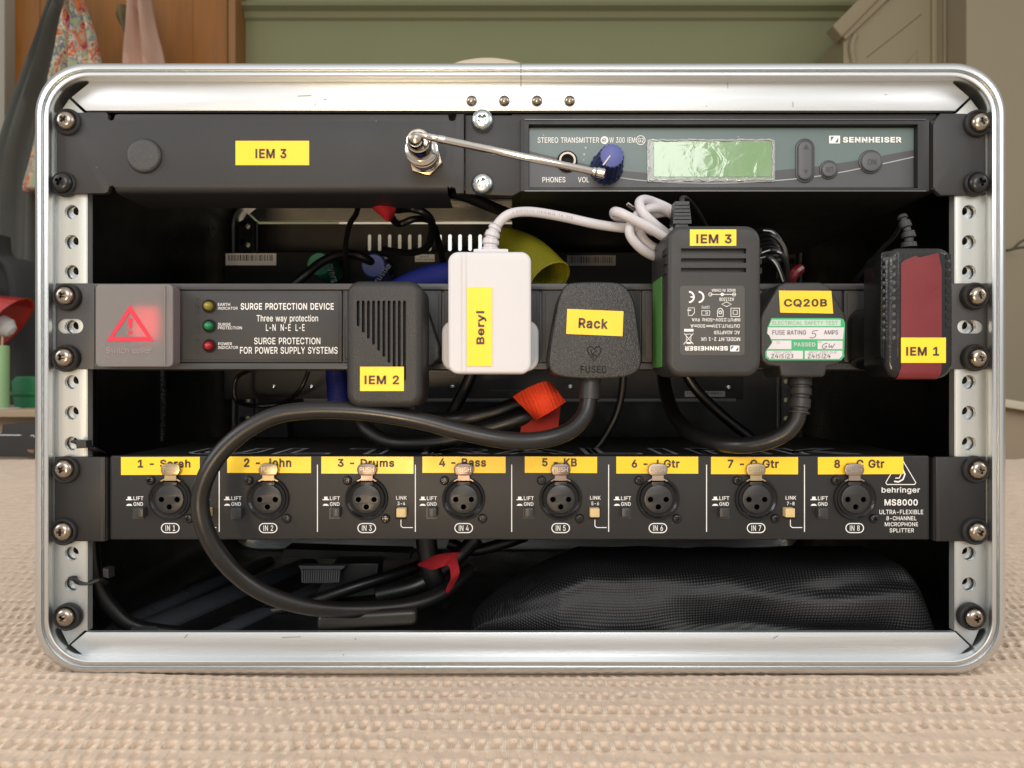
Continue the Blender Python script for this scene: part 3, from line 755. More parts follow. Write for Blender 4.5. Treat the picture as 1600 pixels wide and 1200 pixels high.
# ------------------------------------------------------------------ rack screws (a part of whatever they fasten)
def screw_meshes():
    k = S
    h = MB()
    r = 14 * k
    a = [(800 + x, 600 + y) for x, y in circle(0, 0, 14, 32)]
    h.slab([(800 + x, 600 + y) for x, y in circle(0, 0, 14.8, 32)], -.0058, -.0020, 0, rf=9, segs=6, holes=[plus(800, 600, 7.4, 2.1, .3)], hd=.0022, k0=0)
    cone = [plus(800, 600, 6.2, 1.7, .3)]
    w = MB()
    R_ = 21 * k
    w.lathe((0, 0, 0), [(R_, 0), (R_, .0022), (R_ * .96, .0032), (R_ * .88, .0037), (R_ * .80, .0033), (R_ * .74, .0024), (R_ * .55, .0022), (0.00005, .0028)], 0, 32)
    return h, w


_h, _w = screw_meshes()
SCREW = _h.build("screw", [M['nickel'], M['deep']]); WASH = _w.build("washer", M['blackm'])
_h, _w = screw_meshes()
SCREWB = _h.build("screw", [M['blackscrew'], M['deep']])
PROTO = [SCREW, WASH, SCREWB]


def rack_screw(parent, px, py, black=False, rot=0.0, sc=1.0):
    k = 1.0
    s = place(SCREWB if black else SCREW, "screw", parent, P(px, py, -.001))
    s.rotation_euler = (0, rot, 0)
    ORG[s.name] = P(px, py, -.001)
    if black: s.scale = (1.12, 1, 1.12)
    w = WASH.copy(); w.name = "washer"; COL.objects.link(w); w.parent = s
    w.location = (LN(1 if px < 800 else -1), 0, LN(-1))
    if black: w.scale = (.82, 1, .82)
    s.scale = Vector(s.scale) * sc


rack_screw(case, 108, 961, rot=.3)
rack_screw(case, 1516, 962, rot=1.0)


def flat_screw(name, parent, px, py, d, r, m, ang=.4, h=.0018):
    mb = MB()
    k = (D + d) / D
    mb.slab(circle(px, py, r, 22), d - h, d, 0, rf=r * .55, segs=4, holes=[plus(px, py, r * .55, r * .16, ang)], hd=h * .6, k0=d)
    return mb.build(name, [m], parent)


def sticker(parent, box, s, tbox, d, ang=0.0, rot=0, bold=.030, pts=None, name="yellow_sticker"):
    """yellow label tape with its lettering, standing .12 mm proud"""
    mb = MB()
    if pts is None:
        x0, y0, x1, y1 = box
        cx, cy = (x0 + x1) / 2, (y0 + y1) / 2
        c, sn = math.cos(math.radians(ang)), math.sin(math.radians(ang))
        pts = [(cx + (x - cx) * c - (y - cy) * sn, cy + (x - cx) * sn + (y - cy) * c) for x, y in rect(x0, y0, x1, y1)]
    mb.slab(pts, d - .00022, d, 0)
    st = mb.build(name, M['yellow'], parent)
    t = MB(); t.text(s, tbox, d - .0003, 0, rot=rot, bold=bold, ang=ang)
    t.build("lettering", M['ink'], st)
    return st


# ------------------------------------------------------------------ blank antenna panel (upper left)
ap = thing("antenna_panel", "dark grey half-width blank rack panel with round plug and telescopic aerial", "rack panel", P(400, 303, 0))
mb = MB()
mb.slab([(88, 176), (164, 175), (168, 178), (169, 186), (172, 188), (177, 187), (180, 179), (186, 178), (700, 179), (702, 187), (706, 189), (711, 187), (713, 178), (725, 178),
         (725, 302), (713, 302), (711, 294), (706, 292), (702, 294), (700, 291), (184, 291), (180, 294), (176, 290), (171, 291), (168, 300), (162, 302), (88, 302)][::-1],
        -.003, 0.0, 0, rf=1.2, segs=2)
plate = mb.build("panel_face", M['panel'], ap)
# folded flanges along the lower and upper edge
mb = MB()
for y0, sg in ((303, 1),):
    rings = []
    for i in range(7):
        a = math.pi / 2 * i / 6
        rings.append([P(x, y0 - sg * 13 + sg * 13 * math.sin(a) + (0 if sg > 0 else 0), 0) + Vector((0, -.0030 + LN(13) * (1 - math.cos(a)), 0)) for x in (184, 700)])
    rings.append([p + Vector((0, .03, 0)) for p in rings[-1]])
    mb.loft(rings, 0, False, False, closed=False)
mb.build("panel_flange", M['panel'], ap)
mb = MB()
mb.slab(circle(223, 242, 27.5, 40), -.0052, -.003, 0, rf=6, segs=5)
mb.build("hole_plug", mat("grained_plug_plastic", (.034, .034, .034), .42, bump=(1400, .8, 4), var=(900, .3)), ap)
sticker(ap, (368, 220, 483, 258), "IEM 3", (399, 232.5, 447.5, 247.5), -.003)
rack_screw(ap, 109, 192, rot=.4); rack_screw(ap, 103, 288, True, .2)

# aerial on its socket: plugged in, so a thing of its own
an = thing("telescopic_aerial", "shiny telescopic aerial hinged on a brass nut, rod reaching across to the blue knob", "aerial", P(665, 250, -.003))
c = P(665, 250, -.003); pmm = S
mb = MB()
mb.slab([(665 + 28 * math.cos(math.pi / 3 * i + .25), 250 + 28 * math.sin(math.pi / 3 * i + .25)) for i in range(6)], -.0065, -.003, 0, rf=2.5, segs=2, k0=-.003)
mb.build("hex_nut", M['brass'], an)
mb = MB()
mb.lathe(c, [(23 * pmm, .0035), (23.5 * pmm, .006), (22 * pmm, .0065), (22 * pmm, .009), (23.5 * pmm, .0095), (23.5 * pmm, .013), (21 * pmm, .0135), (21 * pmm, .0150), (24 * pmm, .0152), (24.5 * pmm, .018),
             (23 * pmm, .0185), (18.5 * pmm, .019), (18 * pmm, .022), (18 * pmm, .0285), (17 * pmm, .030), (15.5 * pmm, .0303), (13.5 * pmm, .030), (11.5 * pmm, .025), (0.0001, .0245)], 0, 36)
mb.build("connector", M['chrome'], an, ang=28)
mb = MB()
e = P(650, 213, -.034)
mb.lathe(e + Vector((0, -.001, -.0016)), [(.0001, -.008), (.0034, -.0078), (.0036, .0), (.0028, .0022), (.001, .003), (.0001, .0031)], 0, 20)
mb.build("hinge_knuckle", M['nickel'], an)
a_ = e + Vector((.0002, -.0025, .0002)); b_ = P(945, 272, -.0405)
dirv = (b_ - a_)
for i, (t0, t1, r) in enumerate(((0, .10, .00125), (.06, .125, .00165), (.12, .16, .0019), (.15, .94, .00175), (.935, .955, .0021), (.955, 1.0, .0024))):
    mb = MB()
    p0, p1 = a_ + dirv * t0, a_ + dirv * t1
    L_ = (p1 - p0).length
    mb.lathe(p0, [(.00001, 0), (r * .85, 0), (r, .0004), (r, L_ - .0004), (r * .85, L_), (.00001, L_)], 0, 20, axis=dirv)
    mb.build("rod_tip" if i >= 4 else "rod_section", M['chrome'], an)

# ------------------------------------------------------------------ the radio transmitter (upper right)
tr = thing("radio_transmitter", "half-width stereo transmitter with teal front, green display and blue volume knob", "transmitter", P(1130, 302, 0))
mb = MB()
mb.slab([(727, 180), (810, 180), (820, 190), (820, 296), (800, 306), (727, 303)][::-1], -.0015, .0015, 0, rf=1.5, segs=2)
mb.build("coupling_bracket", M['panel'], tr)
for y in (190, 289):
    flat_screw("bracket_screw", tr, 754, y, -.0015, 17.5, mat("bluish_zinc_screw", (.50, .55, .55), .3, 1.0, var=(150, .25), rvar=.1), .35 if y > 200 else .75, .0045)
mb = MB()   # chassis frame round the recessed front
mb.slab(rect(813, 187, 1452, 299), -.0025, .030, 0, rf=1.0, segs=2, holes=[rect(826, 194, 1434, 294)], hd=.006)
# body going back, dark underneath
q0, q1 = P(800, 183, .006), P(1456, 302, .006)
mb.box((q0.x, .002, q1.z), (q1.x, .19, q0.z))
chs = mb.build("chassis", mat("black_chassis_paint", (.010, .010, .010), .5, rvar=.05), tr)
mb = MB()   # paler strips along the edges of the sheet metal
mb.box(P(820, 187.8, -.0022), P(1447, 186, -.0029)); mb.box(P(820, 299.5, -.0022), P(1447, 297.5, -.0029))
mb.build("edge_trim", mat("grey_edge_strip", (.12, .12, .12), .35, .4), chs)
FD = .0015
mb = MB()
mb.slab(rect(827, 200, 1433, 293), FD, .0035, 0)
teal = [(827, 200), (1433, 200), (1433, 233), (1380, 243), (1330, 252), (1270, 261), (1215, 266), (1150, 269), (1080, 271), (1010, 270), (960, 266), (900, 253), (860, 244), (827, 236)]
mb.sheet(teal, FD - .0001, 1)
band = spline([Vector((827, 243)), Vector((880, 257)), Vector((960, 276)), Vector((1030, 284)), Vector((1120, 286)), Vector((1200, 283)), Vector((1280, 275)), Vector((1360, 260)), Vector((1433, 244))], 6)
band2 = [(p.x, p.y) for p in band]
mb.sheet(teal[2:] + band2, FD - .00016, 2)
mb.line([p for p in band2 if p[0] > 955], 1.6, FD - .0002, 3)
fp = mb.build("faceplate", [M['slate'], M['teal'], M['slate2'], M['bandline']], tr)
LD = FD - .00025
mb = MB()
mb.text("STEREO TRANSMITTER", (840, 214.5, 936, 223.2), LD, 0, bold=.006)
mb.sheet(circle(944.5, 219, 6, 18), LD, 0)
mb.text("W 300 IEM", (952, 214.5, 992.5, 223), LD, 0)
mb.line(circle(1001, 219, 7, 24), .9, LD, 0, True); mb.text("G2", (996.5, 215.5, 1006, 222.5), LD, 0)
mb.text("PHONES", (847.5, 276.5, 883.5, 285), LD, 0, bold=.01); mb.text("VOL", (903, 276.5, 920.5, 285), LD, 0, bold=.01)
mb.text("SENNHEISER", (1317, 214, 1408.5, 222.8), LD, 0, bold=.035)
mb.sheet(rect(1295.5, 212, 1312.5, 224), LD, 0)
mb.sheet([(1298, 213.5), (1303.5, 213.5), (1298, 221)], LD - .0001, 1); mb.sheet([(1310, 222.5), (1304.5, 222.5), (1310, 215)], LD - .0001, 1)
mb.text("e", (940.5, 216, 947.5, 222.3), LD - .0001, 1)
mb.build("lettering", [M['whiteink'], M['teal']], fp)
# display with its crinkled protective film
mb = MB()
mb.slab(rrect(1011, 218, 1211, 284, 3, 3), FD - .0006, FD, 0)
disp = mb.build("display_film", mat("crinkled_clear_film", (.44, .50, .48), .16, bump=(130, .9, 5), Transmission_Weight=.45), tr)
mb = MB(); mb.slab(rect(1022, 222, 1205, 276), FD - .0009, FD - .0006, 0)


def lcd_mat():
    m = bpy.data.materials.new("green_lcd_under_film"); m.use_nodes = True
    N, Lk = m.node_tree.nodes, m.node_tree.links
    b = N["Principled BSDF"]; b.inputs["Roughness"].default_value = .22
    tc = N.new("ShaderNodeTexCoord")
    nz = N.new("ShaderNodeTexNoise"); nz.inputs["Scale"].default_value = 40; nz.inputs["Detail"].default_value = 3; nz.inputs["Distortion"].default_value = .4
    Lk.new(tc.outputs["Object"], nz.inputs["Vector"])
    rp = N.new("ShaderNodeValToRGB")
    rp.color_ramp.elements[0].position = .46; rp.color_ramp.elements[0].color = (.15, .25, .12, 1)
    rp.color_ramp.elements[1].position = .70; rp.color_ramp.elements[1].color = (.20, .29, .18, 1)
    Lk.new(nz.outputs[0], rp.inputs[0]); Lk.new(rp.outputs[0], b.inputs["Base Color"])
    b.inputs["Roughness"].default_value = .12; b.inputs["Coat Weight"].default_value = .8; b.inputs["Coat Roughness"].default_value = .06
    n2 = N.new("ShaderNodeTexVoronoi"); n2.feature = 'DISTANCE_TO_EDGE'; n2.inputs["Scale"].default_value = 140
    nw = N.new("ShaderNodeTexNoise"); nw.inputs["Scale"].default_value = 90; nw.inputs["Detail"].default_value = 3; nw.inputs["Distortion"].default_value = 1
    Lk.new(tc.outputs["Object"], nw.inputs["Vector"])
    sc_ = N.new("ShaderNodeVectorMath"); sc_.operation = 'SCALE'; sc_.inputs["Scale"].default_value = .012; Lk.new(nw.outputs["Color"], sc_.inputs[0])
    av = N.new("ShaderNodeVectorMath"); Lk.new(tc.outputs["Object"], av.inputs[0]); Lk.new(sc_.outputs[0], av.inputs[1]); Lk.new(av.outputs[0], n2.inputs["Vector"])
    bp = N.new("ShaderNodeBump"); bp.inputs["Strength"].default_value = .28; bp.inputs["Distance"].default_value = .0009
    Lk.new(nw.outputs[0], bp.inputs["Height"]); Lk.new(bp.outputs[0], b.inputs["Coat Normal"]); Lk.new(bp.outputs[0], b.inputs["Normal"])
    b.inputs["Emission Color"].default_value = (.2, .45, .15, 1); b.inputs["Emission Strength"].default_value = .12
    return m


mb.build("lcd_screen", lcd_mat(), tr)
mb = MB()   # crumpled rim of the film
random.seed(3)
for x0, y0, x1, y1, nn in ((1013, 219, 1013, 283, 16), (1014, 219, 1207, 219, 34), (1014, 281, 1207, 281, 34), (1208, 220, 1208, 282, 16)):
    pts = [P(x0 + (x1 - x0) * i / nn + random.uniform(-1.2, 1.2), y0 + (y1 - y0) * i / nn + random.uniform(-1.2, 1.2), FD - .0008 + random.uniform(-.0003, .0003)) for i in range(nn + 1)]
    mb.tube(pts, lambda t: .0003 + .00025 * abs(math.sin(t * 40)), 0, 6, 2)
mb.build("film_rim", mat("film_edge", (.55, .57, .56), .15, Transmission_Weight=.3), disp)
# headphone socket
k = (D + FD) / D * S
mb = MB()
mb.lathe(P(886, 253, FD), [(16 * k, 0), (16 * k, .0018), (14.5 * k, .0024), (13.6 * k, .0022)], 1, 30, cap=False)
mb.lathe(P(886, 253, FD), [(13.6 * k, .0022), (13 * k, .0030), (10 * k, .0030), (9 * k, .0024), (9 * k, -.0005)], 0, 30, cap=False)
mb.sheet(circle(886, 253, 9.3, 20), FD - .0002, 1)
mb.build("headphone_socket", [mat("warm_chrome", (.30, .26, .22), .42, 1.0), M['deep']], tr)
# volume knob
kb = P(947, 264, FD)
mb = MB()
rings = []
for r, h in ((25, .0005), (25, .004), (22.5, .0055), (21, .012), (18.5, .0205), (17, .022)):
    rings.append([kb + Vector((math.cos(2 * math.pi * j / 72) * r * k * (1 + (.035 if j % 4 < 2 else -.02)), -h, math.sin(2 * math.pi * j / 72) * r * k * (1 + (.035 if j % 4 < 2 else -.02)))) for j in range(72)])
mb.loft(rings, 0, True, True)
kn = mb.build("volume_knob", M['knob'], tr, ang=20)
mb = MB(); mb.lathe(kb, [(17 * k, .0218), (16.6 * k, .0225), (15 * k, .0227), (.0001, .0227)], 0, 32)
kc = mb.build("knob_cap", M['knobcap'], kn)
mb = MB()
cz = kb + Vector((0, -.0229, 0))
mb.tube([cz + Vector((-.002, 0, -.0022)) * 2.2, cz + Vector((-.0009, 0, -.0002))], .0004, 0, 6, 1)
mb.build("pointer", M['white'], kn)
# buttons
bm_ = mat("slate_button_rubber", (.078, .082, .090), .48)
for nm, out, inn in (("rocker_button", pill(1243, 216, 1273.5, 285.5, 8), pill(1247.5, 220, 1269, 280.5, 8)),
                     ("set_button", circle(1295.5, 265, 15, 30), circle(1296, 264.5, 11.5, 26)), ("power_button", circle(1361, 252.5, 19, 34), circle(1362, 252, 15.5, 30))):
    mb = MB(); mb.slab(out, FD - .0007, FD, 1, rf=1.2, segs=2); mb.slab(inn, FD - .0022, FD - .0006, 0, rf=2.2, segs=3)
    b_o = mb.build(nm, [bm_, mat("button_surround", (.035, .037, .04), .4)], tr)
    t = MB(); dd = FD - .0023
    if nm == "rocker_button":
        t.sheet([(1259.5, 225), (1255, 233), (1264, 233)], dd, 0); t.sheet([(1255, 265), (1264, 265), (1259.5, 272)], dd, 0)
    elif nm == "set_button": t.text("SET", (1290, 261, 1302.5, 268), dd, 0)
    else: t.text("ON", (1356, 248.5, 1369.5, 257.5), dd, 0)
    t.build("lettering", mat("dark_button_print", (.04, .042, .046), .5), b_o)
mb = MB()   # right-hand bracket
mb.slab([(1470, 177), (1500, 177), (1540, 178), (1541, 304), (1470, 305), (1462, 298), (1458, 292), (1458, 195), (1462, 186)][::-1], -.002, .001, 0, rf=1.5, segs=2)
rings = []
for i in range(7):
    a = math.pi / 2 * i / 6
    rings.append([P(1462 - 10 * math.sin(a), y, 0) + Vector((0, -.002 + LN(10) * (1 - math.cos(a)), 0)) for y in (190, 297)])
rings.append([p + Vector((0, .02, 0)) for p in rings[-1]])
mb.loft(rings, 0, False, False, closed=False)
mb.build("rack_ear", M['panel'], tr)
rack_screw(tr, 1525, 195, rot=.9); rack_screw(tr, 1523, 289, True, 1.0)

# ------------------------------------------------------------------ surge-protected power strip
ps = thing("power_strip", "grey surge protection power strip with frosted switch cover spanning the middle of the rack", "power strip", P(815, 577, 0))
mb = MB()
for x0, x1, sx in ((87, 147, 88), (1471, 1543, 1496)):
    hol = pill(88.5, 498, 130, 521, 6) if x0 == 87 else pill(1496, 500, 1537, 521, 6)
    mb = MB()
    mb.slab(rect(x0, 442.5, x1, 577), -.001, .0005, 0, rf=1, segs=2, holes=[hol])
    mb.build("rack_ear", M['strip_edge'], ps)
mb = MB()
for y0, y1 in ((443, 452.5), (567.5, 577)):
    mb.slab(rect(147, y0, 1474, y1), -.0035, .034, 0, rf=1.3, segs=2)
mb.slab(rect(147, 447, 1474, 573), -.0008, .030, 1)
mb.build("housing", [M['strip_edge'], M['black']], ps)
mods = [(150, 274), (279, 534), (538, 690), (694, 843), (847, 1000), (1003, 1157), (1161, 1315), (1319, 1471)]
for i, (x0, x1) in enumerate(mods):
    mb = MB()
    mb.slab(rect(x0, 454, x1, 566), -.0028, -.0005, 0, rf=1.2, segs=2)
    if i != 0:
        mb.slab(rect(x0 + 5, 457.5, x1 - 4.5, 562.5), -.0032, -.0027, 0, rf=1.0, segs=2)
    if i > 1:   # the three slots of a socket
        cx = (x0 + x1) / 2
        for hx, hy, w, h in ((0, -30, 6, 14), (-26, 18, 12, 6), (26, 18, 12, 6)):
            mb.sheet(rect(cx + hx - w, 510 + hy - h, cx + hx + w, 510 + hy + h), -.0034, 1)
    mb.build("socket_module" if i > 1 else ("switch_module" if i == 0 else "indicator_module"), [M['strip'], M['deep']], ps)
LD = -.0034
mb = MB()
mb.text("EARTH", (340.5, 473.5, 359.5, 478), LD, 0); mb.text("INDICATOR", (340.5, 479.5, 371.5, 483.8), LD, 0)
mb.text("SURGE", (340.5, 504.5, 360.5, 509), LD, 0); mb.text("PROTECTION", (340.5, 510, 378, 514.6), LD, 0)
mb.text("POWER", (341, 535, 362.5, 539.5), LD, 0); mb.text("INDICATOR", (341, 540.7, 372, 545.3), LD, 0)
mb.text("SURGE PROTECTION DEVICE", (376, 473.5, 521.5, 484), LD, 0, bold=.016)
mb.text("Three way protection", (401, 492, 497, 505), LD, 0, bold=.006)
mb.text("L-N  N-E  L-E", (415.5, 506.5, 476, 517), LD, 0, bold=.006)
mb.text("SURGE PROTECTION", (397, 527.5, 500.5, 538), LD, 0, bold=.008)
mb.text("FOR POWER SUPPLY SYSTEMS", (375, 542, 527.5, 552.8), LD, 0, bold=.008)
mb.text("POWER", (304.5, 528, 311.5, 553), LD, 1, rot=90); mb.text("SURGE", (304.5, 497, 311.5, 522), LD, 1, rot=90); mb.text("EARTH", (304.5, 465, 311.5, 491), LD, 1, rot=90)
mb.build("lettering", [M['whiteink'], mat("embossed_grey", (.028, .028, .028), .4)], ps)
for x, y, m in ((327, 478.5, 'ledy'), (327.5, 509.5, 'ledg'), (327.5, 540.5, 'ledr')):
    mb = MB()
    mb.lathe(P(x, y, -.0032), [(10.5 * S, 0), (10.5 * S, .0006), (9 * S, .0008), (8 * S, .0002)], 1, 26, cap=False)
    mb.sheet(circle(x, y, 9.5, 20), -.0033, 1)
    mb.lathe(P(x, y, -.0032), [(7.2 * S, 0), (7.2 * S, .0012), (6.2 * S, .0026), (4 * S, .0036), (1.6 * S, .0040), (.00001, .0041)], 0, 24)
    mb.build("indicator_light", [M[m], M['deep']], ps)
# red rocker switch glowing behind its frosted cover
mb = MB(); mb.slab(rrect(206, 480, 246, 530, 4), -.0045, -.003, 0, rf=2)
mb.build("rocker_switch", M['redlit'], ps)
mb = MB()
cov = rrect(149, 444, 270, 573, 8, 6)
mb.slab(cov, -.0125, -.0115, 0, rf=1.6, segs=3)
# side walls of the hollow cover
W0 = [P(x, y, -.0118) for x, y in rrect(150, 445, 269, 572, 8, 6)]; W1 = [Vector((p.x, -.003, p.z)) for p in W0]
mb.loft([W0, W1], 0, False, False)
cvr = mb.build("switch_cover", M['frost'], ps)
mb = MB()
mb.slab(rrect(256.5, 446, 258.5, 570, .9, 3), -.0132, -.0122, 0)
mb.build("cover_lip", M['frost'], cvr)
mb = MB(); TD = -.0127
tri = [(203, 476.5), (166, 533), (240.5, 533)]
ti = [(203, 488.5), (177, 526.5), (229.5, 526.5)]
mb.sheet(tri[::-1], TD, 0, holes=[ti])
mb.sheet([(199, 497.5), (207.5, 497.5), (205, 513.5), (201.5, 513.5)], TD, 0); mb.sheet(circle(203.2, 519.5, 3.3, 14), TD, 0)
mb.text("Switch cover", (166, 542, 237, 552), TD, 1)
mb.build("warning_triangle", [M['trired'], mat("faint_emboss", (.33, .26, .26), .5)], cvr)
for x, y in ((107.5, 463.5), (106, 559)):
    rack_screw(ps, x, y, rot=.5)
rack_screw(ps, 1521, 463.5, rot=1.1); rack_screw(ps, 1522, 559.5, rot=.9)

# ------------------------------------------------------------------ the eight-way microphone splitter
ms = thing("microphone_splitter", "black eight-channel microphone splitter with yellow name labels along the bottom of the rack", "microphone splitter", P(812, 843, 0))
PD = -.0015
mb = MB()
mb.slab(rect(173, 712, 1451, 843.5), PD, .0015, 0, rf=2.6, segs=4, holes=[])
t0 = P(173, 714, .0015); t1 = P(1451, 842, .0015)
mb.box((t0.x, .0012, t1.z), (t1.x, .145, t0.z), 0)
msb = mb.build("body", M['panel2'], ms)
mb = MB()
for x0, x1, xe in ((85, 164, 1), (1462, 1541, -1)):
    mb = MB()
    mb.slab(rect(x0, 714, x1, 846), -.0022, .0006, 0, rf=1.2, segs=2)
    rings = []
    xx = x1 if xe > 0 else x0
    for i in range(6):
        a = math.pi / 2 * i / 5
        rings.append([P(xx - xe * 2 + xe * 8 * math.sin(a), y, 0) + Vector((0, -.0023 + LN(8) * (1 - math.cos(a)), 0)) for y in (715, 844)])
    rings.append([p + Vector((0, .022, 0)) for p in rings[-1]])
    mb.loft(rings, 0, False, False, closed=False)
    mb.build("rack_ear", M['panel2'], ms)
# big lettering lying on the lid
zt = t0.z + .0002
mb = MB()


def lid(px, py):   # py 0..1 runs from the rear to the front of the lid
    return Vector((px, .052 + (.014 - .052) * py, zt))


mb.text("ULTRALINK", (P(300, 0, .03).x, 0, P(1330, 0, .03).x, 1), 0, 0, bold=.03, fn=lid)
for xa, wd in ((300, 60), (372, 120), (505, 90), (610, 130), (752, 70), (830, 130), (975, 60), (1060, 150), (1240, 90)):
    tx = "MICROPHONE SPLITTER " * max(1, wd // 60)
    mb.text(tx.strip(), (P(xa, 0, .006).x, 0, P(xa + wd, 0, .006).x, 1), 0, 1, fn=lambda px, py: Vector((px, .0085 - .004 * py, zt)))
mb.build("lid_lettering", [mat("lid_grey_print", (.34, .34, .35), .5), mat("lid_print", (.3, .3, .3), .5)], ms)

XC = [266, 419, 573, 724.5, 876, 1028, 1181.5, 1335.5]
YC = 779
pr = MB(); LD = PD - .00015
for i, x in enumerate(XC):
    pr = MB()
    pr.text("LIFT", (x - 57.5, YC - 3.5, x - 42, YC + 2.5), LD, 0, bold=.012); pr.text("GND", (x - 57.5, YC + 5.5, x - 42.5, YC + 11.5), LD, 0, bold=.012)
    pr.sheet([(x - 69, YC + 2.5), (x - 59, YC + 2.5), (x - 59, YC + 1), (x - 61.2, YC + 1), (x - 61.2, YC - 3), (x - 66.5, YC - 3), (x - 66.5, YC + 1), (x - 69, YC + 1)], LD, 0)
    pr.sheet([(x - 69, YC + 11.2), (x - 59, YC + 11.2), (x - 60, YC + 9.8), (x - 62, YC + 8.3), (x - 66, YC + 8.3), (x - 68, YC + 9.8)], LD, 0)
    pr.line(pill(x - 13.8, 818, x + 13.8, 832.2, 6), 1.4, LD, 0, True)
    pr.text("IN %d" % (i + 1), (x - 7.5, 820.7, x + 7.8, 829.5), LD, 0, bold=.008)
    if i % 2 == 0:
        pr.text("LINK", (x + 46, YC - 4, x + 62.5, YC + 1.6), LD, 0, bold=.01)
        pr.text("%d-%d" % (i + 1, i + 2), (x + 48, YC + 5, x + 60, YC + 10.5), LD, 0, bold=.01)
        pr.line([(x + 53.5, 812), (x + 53.5, 821), (x + 54.5, 823), (x + 57, 824.3), (x + 72, 824.3)], 1.2, LD, 0)
    pr.build("channel_lettering", M['whiteink'], ms)
pr = MB()
for x in (342.5, 496, 649, 799.5, 951, 1104, 1257):
    mb = MB(); mb.line([(x, 726), (x, 831)], 1.4, LD, 0); mb.build("divider_line", M['whiteink'], ms)
pr.line(rrect(1383, 716, 1432, 757, 3, 3)[:0] or [(1386, 757), (1429, 757), (1431, 754), (1409, 717), (1406, 717), (1384, 754)], 1.4, LD, 0, True)
pr.line([(1397, 752), (1404, 753), (1411, 749), (1414, 741), (1411, 734), (1404, 733)], 2.2, LD, 0); pr.line([(1399, 747), (1405, 747), (1408, 741)], 1.6, LD, 0)
pr.build("logo", M['whiteink'], ms); pr = MB()
pr.text("behringer", (1377.5, 761, 1437.5, 772), LD, 0, bold=.01)
pr.text("MS8000", (1382, 780, 1434, 790), LD, 0, bold=.02)
pr.text("ULTRA-FLEXIBLE", (1374, 796.5, 1442.5, 803.5), LD, 0, bold=.008); pr.text("8-CHANNEL", (1385, 806.5, 1432, 813), LD, 0, bold=.008)
pr.text("MICROPHONE", (1382.5, 816, 1434.5, 822.3), LD, 0, bold=.008); pr.text("SPLITTER", (1390, 825.5, 1428, 832), LD, 0, bold=.008)
pr.build("model_lettering", M['whiteink'], ms)

for i, x in enumerate(XC):
    sk = MB()
    k = S * (D + PD) / D
    c = P(x, YC, PD)
    # flange and barrel with a recessed insert
    sk.lathe(c, [(33.5 * k, 0), (33.5 * k, .0012), (32.4 * k, .0018), (30.8 * k, .0018), (30 * k, .0008), (29.6 * k, -.0001)], 1, 44, cap=False)
    sk.lathe(c, [(31 * k, .0014), (29.5 * k, .0010), (28 * k, .0004), (27 * k, .0002)], 0, 44, cap=False)
    sk.sheet(circle(x, YC, 29, 36), PD - .0001, 1)
    sk.slab(circle(x, YC + .5, 22.2, 36), PD - .0012, PD, 2, rf=1, segs=2, k0=PD,
            holes=[circle(x - 12.2, YC + 1, 4.4, 14), circle(x + 12.2, YC + 1, 4.4, 14), circle(x, YC + 12.5, 4.4, 14)], hd=.0011, hmi=1)
    sk.slab(rrect(x - 10, YC - 26, x + 10, YC - 20, 1.5, 2), PD - .0011, PD, 2, rf=.8, segs=2)
    so = sk.build("microphone_socket", [M['gloss'], M['deep'], M['black']], ms)
    # latch
    tm = M['tab'] if i in (0, 1, 6) else (M['tab2'] if i in (2, 3, 4) else mat("pale_push_tab", (.36, .30, .25), .36, 1.0, rvar=.08))
    tb_ = MB(); td = PD - .0030
    o_ = smooth_poly([(x - 15.5, YC - 45), (x - 13, YC - 52), (x - 6, YC - 54.5), (x + 6, YC - 54.5), (x + 13, YC - 52), (x + 15.5, YC - 45), (x + 13.5, YC - 38.5), (x + 9.5, YC - 36), (x - 9.5, YC - 36), (x - 13.5, YC - 38.5)], 3)
    tb_.slab(o_, td, td + .0007, 0, rf=1.6, segs=3)
    tb_.slab(rect(x - 9, YC - 36.5, x + 9, YC - 28), td + .0004, td + .0012, 0)
    tb_.slab([(x - 16, YC - 27.5), (x - 9, YC - 31.5), (x + 9, YC - 31.5), (x + 16, YC - 27.5), (x + 14, YC - 26.6), (x + 8, YC - 29.6), (x - 8, YC - 29.6), (x - 14, YC - 26.6)][::-1], PD - .0022, PD - .0012, 0)
    tbo = tb_.build("push_tab", tm, so)
    t = MB(); t.text("PUSH", (x - 11, YC - 49, x + 11, YC - 41.5), td - .00012, 0, bold=.004)
    t.build("tab_lettering", mat("push_engraving", (.50, .45, .38), .4, .8), so)
    flat_screw("socket_screw", ms, x - 30, YC - 28.5, PD, 7.3, M['blackscrew'], .5 + i)
    flat_screw("socket_screw", ms, x + 29.5, YC + 31, PD, 7.3, M['blackscrew'], .2 + i * .7)
    b = MB(); b.slab(rrect(x - 58.5, YC + 14.5, x - 41.5, YC + 32, 1.2, 2), PD - .0004, PD, 0); b.slab(rrect(x - 56.5, YC + 15.5, x - 42.5, YC + 29.5, 1.2, 2), PD - .0042, PD, 0, rf=1.2, segs=2)
    b.build("ground_lift_button", [mat("black_button_plastic", (.030, .030, .031), .36) if i == 0 else bpy.data.materials["black_button_plastic"]], ms)
    if i % 2 == 0:
        b = MB(); b.slab(rrect(x + 44.5, YC + 14, x + 62, YC + 32, 1.2, 2), PD - .0003, PD, 1); b.slab(rrect(x + 46, YC + 15.5, x + 61, YC + 29.5, 1.2, 2), PD - .0042, PD, 0, rf=1.2, segs=2)
        b.build("link_button", [M['beige'], M['deep']], ms)
